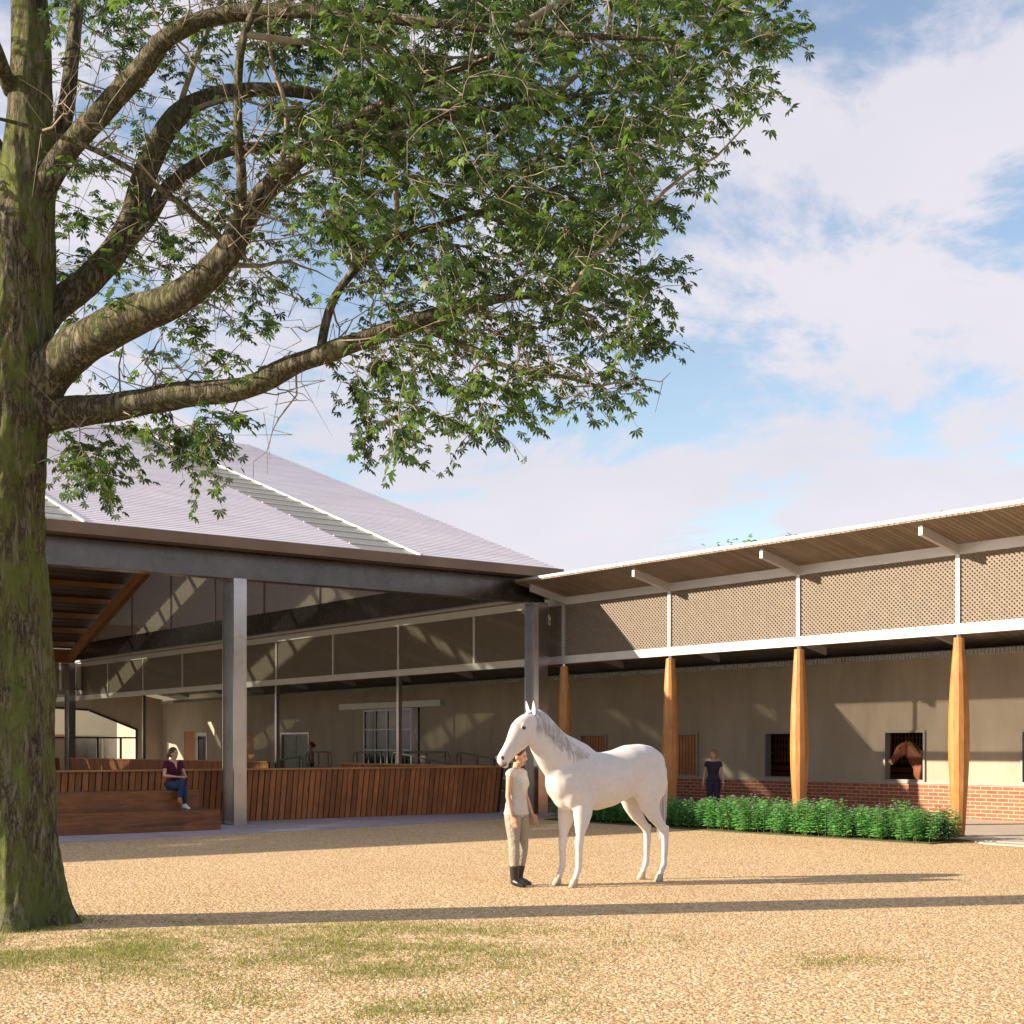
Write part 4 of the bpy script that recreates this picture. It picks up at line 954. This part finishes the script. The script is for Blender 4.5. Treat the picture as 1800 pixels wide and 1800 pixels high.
# ================================================================ FOLIAGE HELPERS
def fast_mesh(verts, faces4):
    me = bpy.data.meshes.new('m'); n = len(verts); f = np.asarray(faces4, dtype=np.int32); k = f.shape[1]
    me.vertices.add(n); me.vertices.foreach_set('co', np.asarray(verts, dtype=np.float32).ravel())
    me.loops.add(f.size); me.loops.foreach_set('vertex_index', f.ravel())
    me.polygons.add(len(f)); me.polygons.foreach_set('loop_start', np.arange(0, f.size, k, dtype=np.int32))
    me.update(calc_edges=True); me.validate(); return me
def unit(v): return v/np.maximum(np.linalg.norm(v, axis=1, keepdims=True), 1e-9)
def leaves(pos, dirs, nrm, size, lobes=5, spread=R(62), width=.17):
    """palmate leaves: every lobe a bent rhombus; vectorised"""
    n = len(pos); dirs = unit(dirs); nrm = unit(nrm - dirs*np.sum(nrm*dirs, 1, keepdims=True)); sd = np.cross(nrm, dirs)
    out = [pos[:, None, :]]; faces = []; per = 1+3*lobes
    for l in range(lobes):
        a = -spread+2*spread*l/(lobes-1); ln = size*(1-.28*abs(a)/spread)*rng.uniform(.9, 1.1, n)
        d = dirs*math.cos(a)+sd*math.sin(a); p = -dirs*math.sin(a)+sd*math.cos(a)
        tip = pos+d*ln[:, None]-nrm*(ln*.22)[:, None]; mid = pos+d*(ln*.62)[:, None]+nrm*(ln*.02)[:, None]
        w = (ln*width)[:, None]
        out += [(mid-p*w)[:, None, :], tip[:, None, :], (mid+p*w)[:, None, :]]
        i = 1+3*l; faces.append((0, i, i+1, i+2))
    v = np.concatenate(out, 1).reshape(-1, 3)
    base = (np.arange(n)*per)[:, None, None]; f = (np.array(faces)[None]+base).reshape(-1, 4)
    return v, f

# ================================================================ PLANTING BED SHRUBS
def shrub_proto(seed):
    g = np.random.default_rng(seed); ps = []; ds = []; ns = []; ss = []; stems = MB(); fl = MB()
    for s_ in range(9):
        bx, by = g.uniform(-.17,.17,2); h = g.uniform(.40,.60); lx, ly = bx*.45+g.normal(0,.02), by*.45+g.normal(0,.02)
        stems.tube([(bx,by,.0),(bx+lx*.5,by+ly*.5,h*.5),(bx+lx,by+ly,h)], [.006,.005,.003], 5)
        for k in range(26):
            t = .12+.88*k/26; an = k*2.4+g.uniform(-.3,.3); up = .1+.2*t
            c = np.array([bx+lx*t, by+ly*t, h*t]); d = np.array([math.cos(an), math.sin(an), up])
            ps.append(c+d*.02); ds.append(d); ns.append(np.array([-.3*math.cos(an), -.3*math.sin(an), 1])+g.normal(0,.2,3)); ss.append(g.uniform(.07,.12)*(1.2-.45*t))
        if g.random() < .35:
            for q in range(5):
                an = q*1.256; c = Vector((bx+lx+math.cos(an)*.014, by+ly+math.sin(an)*.014, h+.015)); fl.ell(c, (.012,.012,.007), None, 6, 4)
    v, f = leaves(np.array(ps), np.array(ds), np.array(ns), np.array(ss), 3, R(38), .26)
    me = fast_mesh(v, f); bmx = bmesh.new(); bmx.from_mesh(me); nf = len(bmx.faces); bmx.from_mesh(fl.mesh()); bmx.faces.ensure_lookup_table()
    for q in bmx.faces[nf:]: q.material_index = 1
    bmx.to_mesh(me); bmx.free(); me.materials.append(MAT['shrub']); me.materials.append(MAT['flower'])
    sm = stems.mesh(); sm.materials.append(MAT['stem']); return me, sm
protos = [shrub_proto(s) for s in (11, 12, 13, 14)]
ci = 0
for row, (da, cnt) in enumerate(((.24, 26), (.62, 25), (1.02, 24))):
    for i in range(cnt):
        b = 15.1+(25.2-15.1)*(i+.5)/cnt+random.uniform(-.08,.08); a = 20.12+(.22 if b < 16.5 else 0)+da+random.uniform(-.06,.06)
        s = protos[ci % 4]; ci += 1
        r = thing('flowering_shrub', 'leafy green shrub with small lilac flowers, one of the row planted before the timber columns', 'shrub', tuple(W(a, b, .02)), random.uniform(0, 6.28), 'shrubs in the planting bed along the stable colonnade')
        sc = random.uniform(.88,1.15); r.scale = (sc, sc, sc*random.uniform(.9,1.1))
        mesh_obj_f = bpy.data.objects.new('foliage', s[0]); mesh_obj_s = bpy.data.objects.new('stem', s[1])
        for o in (mesh_obj_f, mesh_obj_s):
            C.objects.link(o); o.parent = r

# ================================================================ GRASS PATCHES IN THE GRAVEL
pts = []
while len(pts) < 42000:
    Y = random.uniform(8.3, 13.6); X = random.uniform(-5.6, 5.0)*Y/12
    px, py = proj((X, Y, 0))
    band = math.exp(-((py-1675)/48)**2)*(1 if px < 700 else max(0, 1-(px-700)/420)) + .75*math.exp(-((py-1775)/25)**2-((px-620)/300)**2) + .6*math.exp(-((py-1690)/16)**2-((px-1480)/90)**2) + .5*math.exp(-((py-1650)/20)**2-((px-800)/300)**2)
    nv = noise.noise(Vector((X*1.1, Y*1.1, 3)))*.5+.5+.25*noise.noise(Vector((X*5, Y*5, 1)))
    if random.random() < band*max(0, (nv-.25)*1.6): pts.append((X, Y))
for i in range(3200):
    an_ = random.uniform(0, 6.28); rr_ = .50+abs(random.gauss(0,.22)); pts.append((-4.857+math.cos(an_)*rr_, 13.35+math.sin(an_)*rr_))
pv = np.array(pts); n = len(pv); h = rng.uniform(.012,.035,n); an = rng.uniform(0,6.28,n); w = .0035
lean = rng.normal(0,.018,(n,2)); b = np.stack([pv[:,0], pv[:,1], np.full(n,.0)],1)
v0 = b+np.stack([np.cos(an)*w, np.sin(an)*w, 0*an],1); v1 = b-np.stack([np.cos(an)*w, np.sin(an)*w, 0*an],1); v2 = b+np.stack([lean[:,0], lean[:,1], h],1)
gv = np.stack([v0,v1,v2],1).reshape(-1,3); gf_ = np.arange(3*n).reshape(-1,3)
o = mesh_obj('grass', fast_mesh(gv, gf_), MAT['blade']); tag(o, 'thin dry green grass growing through the gravel in the foreground', 'grass', kind='stuff')

# loose stones on the near gravel
n = 11000; Y = 7.6+rng.random(n)**1.7*7.5; X = rng.uniform(-.42,.42,n)*Y; sz = rng.uniform(.004,.0115,n); an = rng.uniform(0,6.28,n)
base = np.array([(1,0,.2),(0,1,.25),(-1,0,.15),(0,-1,.3),(.1,.1,.75),(.7,.7,0),(-.7,.7,0),(-.7,-.7,0),(.7,-.7,0)], float)
P = np.repeat(base[None], n, 0)*sz[:,None,None]*rng.uniform(.7,1.3,(n,9,1)); P[:,:,0] *= rng.uniform(.8,1.6,(n,1))
ca, sa_ = np.cos(an)[:,None], np.sin(an)[:,None]; x_, y_ = P[:,:,0]*ca-P[:,:,1]*sa_, P[:,:,0]*sa_+P[:,:,1]*ca
P[:,:,0] = x_+X[:,None]; P[:,:,1] = y_+Y[:,None]
tri = np.array([(4,0,5),(4,5,1),(4,1,6),(4,6,2),(4,2,7),(4,7,3),(4,3,8),(4,8,0)]); F = (tri[None]+(np.arange(n)*9)[:,None,None]).reshape(-1,3)
mp_, ntp, bp = M_('loose_stone'); gp = N(ntp, 'ShaderNodeNewGeometry'); ntp.links.new(ramp(ntp, gp.outputs['Random Per Island'], [(0,(.24,.15,.09)),(.3,(.50,.33,.18)),(.7,(.70,.52,.31)),(1,(.85,.76,.62))]), bp.inputs['Base Color']); bp.inputs['Roughness'].default_value = .85
o = mesh_obj('loose_stones', fast_mesh(P.reshape(-1,3), F), mp_); tag(o, 'small loose orange and pale stones scattered over the near gravel', 'stones', kind='stuff')

# ================================================================ THE BIG TREE
TB = unproj(8, 1312, 13.35); TB.z = 0
tree = thing('tree', 'large mossy tree with spreading limbs over the yard at the left edge', 'tree', tuple(TB))
def U(px, py, Z=13.35): return unproj(px, py, Z)-TB
def smooth_path(pts, rad, sub=6):
    P = [Vector(p) for p in pts]; out = []; ro = []
    for i in range(len(P)-1):
        p0, p1, p2, p3 = P[max(i-1,0)], P[i], P[i+1], P[min(i+2,len(P)-1)]
        for k in range(sub):
            t = k/sub; q = .5*((2*p1)+(-p0+p2)*t+(2*p0-5*p1+4*p2-p3)*t*t+(-p0+3*p1-3*p2+p3)*t**3)
            out.append(q); ro.append(rad[i]+(rad[i+1]-rad[i])*t)
    out.append(P[-1]); ro.append(rad[-1]); return out, ro
nodes = []; nrad = []
def limb(name, pts, rad, seg=20, sub=8, rough=.10, flare=False, wig=.0):
    if not flare: rad = [r*.88 for r in rad]
    p, r = smooth_path(pts, rad, sub); mb = MB(); mb.tube(p, r, seg)
    for i, v in enumerate(mb.v):
        k = min(i//seg, len(p)-1); c = p[k]; d = Vector(v)-c; f = 1
        q = Vector(v)
        f += rough*(noise.noise(Vector((q.x*4, q.y*4, q.z*.8)))+.5*noise.noise(Vector((q.x*11, q.y*11, q.z*2))))
        if flare and q.z < 1.1:
            an = math.atan2(d.y, d.x); f += .20*(max(0, 1-q.z/.75)**2)*(1+.8*math.sin(an*5+.7))
        if flare: f += .055*(1-2*abs(noise.noise(Vector((q.x*7, q.y*7, q.z*1.3))))) + .03*(1-2*abs(noise.noise(Vector((q.x*17+5, q.y*17, q.z*3.5)))))-.04
        mb.v[i] = tuple(c+d*f)
    o = mb.build(name, MAT['bark'] if flare else MAT['limb_bark'], tree, True)
    for q, rr in zip(p, r):
        if not flare or q.z > 4.2: nodes.append(q); nrad.append(rr)
    return o
S = 13.35/FOC
limb('trunk', [U(2,1650),U(4,1560),U(6,1400),U(4,1200),U(-2,1000),U(-2,850),U(0,740),U(14,640),U(28,520),U(42,400),U(50,280),U(54,150),U(52,20),U(48,-120),U(60,-300),U(50,-480)],
     [x*S for x in (100,94,88,83,78,76,84,76,62,52,42,36,32,28,20,12)], 110, 34, .10, True)
limb('limb', [U(-10,800),U(45,738),U(120,724),U(200,716,13.3),U(320,694,13.2),U(430,682,13.1),U(520,640,13.0),U(620,604,12.9),U(720,568,12.9),U(810,540,12.8),U(930,520,12.8),U(1040,545,12.7)], [x*S for x in (46,44,33,28,25,22,20,18,15,11,7,3)])
limb('limb', [U(-5,840,13.4),U(28,740,13.35),U(95,645,13.25),U(200,572,13.0),U(320,520,12.8),U(395,450,12.7),U(436,375,12.7),U(490,310,12.7),U(580,240,12.6),U(700,170,12.6),U(830,110,12.5),U(960,80,12.5)], [x*S for x in (50,56,47,38,31,27,23,18,14,10,7,4)])
limb('limb', [U(0,740,13.4),U(25,640,13.45),U(90,548,13.6),U(170,480,13.8),U(225,400,13.9),U(262,290,14),U(310,205,14),U(390,165,14.1),U(520,160,14.2),U(680,200,14.4),U(850,250,14.6)], [x*S for x in (40,42,31,29,27,24,22,17,13,9,4)])
limb('limb', [U(215,430,13.9),U(262,380,14),U(300,325,14.1),U(390,268,14.2),U(500,262,14.4),U(640,300,14.7),U(800,360,15),U(960,420,15.3)], [x*S for x in (20,18,15,13,11,9,6,3)])
limb('limb', [U(25,480,13.35),U(55,370,13.3),U(110,275,13.2),U(185,190,13.0),U(250,120,12.8),U(300,62,12.6),U(400,25,12.5),U(560,20,12.3),U(760,40,12.0),U(980,60,11.8),U(1180,70,11.7)], [x*S for x in (28,29,24,22,20,18,15,12,9,6,3)])
limb('limb', [U(75,300,13.5),U(112,210,13.6),U(126,110,13.7),U(138,0,13.8),U(170,-140,13.9),U(230,-300,14)], [x*S for x in (18,17,15,13,10,6)])
limb('limb', [U(30,340,13.3),U(0,270,13.4),U(-60,190,13.5),U(-170,90,13.6),U(-330,0,13.6)], [x*S for x in (20,18,15,11,6)])
limb('limb', [U(20,160,13.3),U(-20,60,12.6),U(-60,-60,11.8),U(-60,-200,11)], [x*S for x in (16,14,11,6)])
limb('limb', [U(410,440,12.7),U(425,330,12.5),U(418,200,12.3),U(430,60,12.1),U(500,-80,12)], [x*S for x in (12,10,8,7,4)], 12)
limb('limb', [U(400,430,12.7),U(300,345,12.4),U(180,270,12.1),U(60,225,11.9),U(-40,200,11.7)], [x*S for x in (7,6,5,4,2)], 10)
limb('limb', [U(560,635,13.0),U(590,520,13.1),U(680,430,13.3),U(820,380,13.4),U(980,330,13.5),U(1120,290,13.6)], [x*S for x in (9,8,7,6,4,2)], 10)
limb('limb', [U(720,568,12.9),U(800,600,12.8),U(880,640,12.7),U(980,660,12.6),U(1060,680,12.6)], [x*S for x in (8,7,5,4,2)], 10)
limb('limb', [U(480,300,12.7),U(640,235,12.9),U(820,200,13.1),U(1000,170,13.2),U(1180,150,13.2)], [x*S for x in (12,10,8,5,2)], 12)

def inside(px, py, poly):
    c = False; j = len(poly)-1
    for i in range(len(poly)):
        xi, yi = poly[i]; xj, yj = poly[j]
        if (yi > py) != (yj > py) and px < (xj-xi)*(py-yi)/(yj-yi)+xi: c = not c
        j = i
    return c
polyA = [(420,-60),(1395,-60),(1385,60),(1310,160),(1240,270),(1170,330),(1130,410),(1165,475),(1150,590),(1085,690),(940,725),(880,765),(800,750),(720,745),(690,805),(650,790),(625,700),(590,660),(660,610),(640,500),(540,420),(470,300)]
polyB = [(75,-60),(440,-60),(500,300),(560,440),(500,560),(470,640),(300,700),(190,720),(110,640),(80,420)]
polyC = [(90,775),(180,745),(300,735),(415,715),(400,770),(345,845),(325,775),(230,770),(195,845),(150,835),(95,800)]
targets = []
def crown_pts(poly, n, zc, zs, zmin=10.3, zmax=17.5):
    xs = [p[0] for p in poly]; ys = [p[1] for p in poly]; k = 0
    while k < n:
        px, py = random.uniform(min(xs), max(xs)), random.uniform(min(ys), max(ys))
        if not inside(px, py, poly): continue
        if 500 < px < 640 and 520 < py < 625: continue
        Z = min(max(random.gauss(zc, zs), zmin), zmax); targets.append(U(px, py, Z)); k += 1
crown_pts([p if p[1] > 430 else (p[0], 430) for p in polyA], 210, 13.3, 1.5); crown_pts([p for p in polyA if p[1] < 480]+[(560,440)], 620, 13.7, 1.9); crown_pts([(520,-60),(1290,-60),(1220,160),(1120,380),(900,450),(620,400),(520,200)], 230, 13.6, 2.0); crown_pts(polyB, 210, 14.8, 1.3, 12.6, 17.5); crown_pts(polyC, 42, 13.1, .5)
for px, py in ((1395,50),(1375,90),(1330,150),(1290,190),(1250,280),(1235,300),(1180,360),(1180,470),(1170,520),(1150,600),(1120,620),(1090,680),(1050,700),(705,795),(680,812),(655,785),(630,720),(600,670),(880,765),(820,765),(345,850),(180,842)): targets.append(U(px, py, 13.2+random.uniform(-.5,.5)))
k = 0
while k < 420:                                                  # the crown beyond the frame
    d = Vector((random.gauss(0,1), random.gauss(0,1), random.gauss(0,1))).normalized()*random.random()**.4
    p = Vector((d.x*6.8, d.y*5.5, 10.2+d.z*4.2)); q = p+TB
    if p.z < 5.6 or q.y < 6: continue
    px, py = proj(q)
    if -40 < px < 1840 and py > -50: continue
    targets.append(p); k += 1
targets.sort(key=lambda p: (p-Vector((0,0,5.5))).length)
NP = np.zeros((40000, 3)); NR = np.zeros(40000); nn = len(nodes)
NP[:nn] = [tuple(q) for q in nodes]; NR[:nn] = nrad
tw = MB(); lp = []; ld = []; ln_ = []
for t in targets:
    T3 = np.array(t); dd_ = NP[:nn]-T3; ds_ = np.linalg.norm(dd_, axis=1)
    # prefer nodes nearer to the trunk than the target
    pen = np.maximum(0, np.linalg.norm(NP[:nn]-np.array([0,0,5.2]), axis=1)-np.linalg.norm(T3-np.array([0,0,5.2])))
    j = int(np.argmin(ds_+pen*1.5)); p0 = Vector(NP[j]); L_ = (t-p0).length
    if L_ < .05: continue
    r0 = min(NR[j]*.7, .006+.0085*L_+.002); m_ = max(3, int(L_/.22)); path = []; bow = Vector((random.gauss(0,.10), random.gauss(0,.10), random.uniform(.0,.16)))*L_
    for i in range(m_+1):
        s = i/m_; w_ = Vector((random.gauss(0,1), random.gauss(0,1), random.gauss(0,1)))*.028*min(L_,1.4)*(1 if 0 < i else 0)
        path.append(p0.lerp(t, s)+bow*math.sin(math.pi*s)*.8+w_)
    rr = [r0+(.0035-r0)*(i/m_)**.8 for i in range(m_+1)]
    tw.tube(path, rr, 5, False)
    for q, r in zip(path[1:], rr[1:]):
        if nn < 40000: NP[nn] = tuple(q); NR[nn] = r; nn += 1
    axis = (path[-1]-path[-2]).normalized()
    # spray of leaves on short twigs
    for s in range(random.randint(2, 4)):
        base = path[-1] if s == 0 else path[-random.randint(1, min(3, m_))]
        dr = (axis+Vector((random.gauss(0,.7), random.gauss(0,.7), random.gauss(-.1,.4)))).normalized(); le = random.uniform(.16,.42)
        e = base+dr*le+Vector((0,0,-.12*le)); mid = base.lerp(e,.5)+Vector((random.gauss(0,.02), random.gauss(0,.02), .02))
        tw.tube([base, mid, e], [.0045,.0035,.002], 4, False)
        nl = random.randint(3, 6)
        for i in range(nl):
            c = base.lerp(e, (i+1)/nl)+Vector((random.gauss(0,.02), random.gauss(0,.02), random.gauss(0,.015)))
            sg = 1 if i % 2 else -1; sdv = dr.cross(Vector((0,0,1))).normalized() if abs(dr.z) < .95 else Vector((1,0,0))
            dv = dr*random.uniform(.3,1)+sdv*sg*random.uniform(.4,1)+Vector((0,0,random.uniform(-.75,.05)))
            lp.append(tuple(c)); ld.append(tuple(dv)); ln_.append((random.gauss(0,.4), random.gauss(0,.4), 1))
# bare twigs hanging below the lower limbs
for i in range(330):
    j = random.randrange(0, len(nodes)); p0 = nodes[j]
    px, py = proj(p0+TB)
    if nrad[j] > .16 or not (60 < px < 1300): continue
    d = Vector((random.gauss(.3,.6), random.gauss(0,.6), random.gauss(.15,.6))).normalized(); L_ = random.uniform(.4,1.3); path = [p0]
    for k in range(6): path.append(path[-1]+(d+Vector((random.gauss(0,.28), random.gauss(0,.28), random.gauss(0,.28))))*L_/6)
    tw.tube(path, [.012,.010,.008,.006,.005,.004,.002], 5, False)
    for k in (2, 3, 4): tw.tube([path[k], path[k]+Vector((random.gauss(0,.12), random.gauss(0,.12), random.gauss(0,.12))), path[k]+Vector((random.gauss(0,.25), random.gauss(0,.25), random.gauss(-.05,.25)))], [.005,.004,.0015], 4, False)
for i in range(60):
    j = random.randrange(0, len(nodes)); p0 = nodes[j]; px, py = proj(p0+TB)
    if nrad[j] > .2 or not (230 < px < 1000 and 20 < py < 560): continue
    d = Vector((random.gauss(.55,.35), random.gauss(-.1,.4), random.gauss(.55,.35))).normalized(); L_ = random.uniform(1.4,3.2); path = [p0]; nsg = 10
    for k in range(nsg):
        d = (d+Vector((random.gauss(.02,.13), random.gauss(0,.13), random.gauss(0,.13)))).normalized(); path.append(path[-1]+d*L_/nsg)
    tw.tube(path, [.032-.003*k for k in range(nsg+1)], 7, False)
print('leaves', len(lp), 'nodes', nn)
tw.build('branches', MAT['twig'], tree, True)
LP = np.array(lp); v, f = leaves(LP, np.array(ld), np.array(ln_), rng.uniform(.062,.104,len(LP)), 6, R(85), .155)
mesh_obj('foliage', fast_mesh(v, f), MAT['leaf'], tree)

# ================================================================ TREES BEHIND THE STABLE
def back_tree(px, pytop, Z, label, seed, group='trees behind the stable roof'):
    top = unproj(px, pytop, Z) if pytop is not None else Vector(px); g = np.random.default_rng(seed); H = top.z
    t = thing('tree', label, 'tree', (top.x, top.y, 0), 0, group)
    mb = MB(); mb.tube([(0,0,0),(.1,0,H*.35),(-.05,.05,H*.7),(0,0,H*.93)], [.22,.17,.1,.03], 10)
    ps = []
    for i in range(34):
        an = g.uniform(0,6.28); z0 = g.uniform(.4,.8)*H; L_ = g.uniform(.8,2.1)*(1.15-z0/H)*1.6; e = Vector((math.cos(an)*L_, math.sin(an)*L_, min(z0+g.uniform(.3,1.2), H*.97)))
        mb.tube([(0,0,z0), Vector((e.x*.5, e.y*.5, (z0+e.z)/2+.1)), e], [.05,.03,.01], 6)
        for q in range(70): ps.append(np.array(e)*np.array([1,1,1])+g.normal(0,.36,3))
    for q in range(60): ps.append(np.array([0,0,H-.28])+g.normal(0,.16,3))
    mb.build('trunk', MAT['twig'], t, True)
    ps = np.array(ps); ps[:,2] = np.minimum(ps[:,2], H-.02); dirs = g.normal(0,1,ps.shape); nr = g.normal(0,.5,ps.shape)+np.array([0,0,1])
    v, f = leaves(ps, dirs, nr, g.uniform(.10,.17,len(ps)), 4, R(60), .2)
    mesh_obj('crown', fast_mesh(v, f), MAT['leaf_bright'], t)
back_tree(1325, 948, 46, 'bright green treetop just showing above the stable roof, the largest tuft', 3)
back_tree(1392, 940, 50, 'faint green treetop above the stable roof beside the largest tuft', 4)
back_tree(1668, 899, 48, 'small green treetop above the right part of the stable roof', 5)
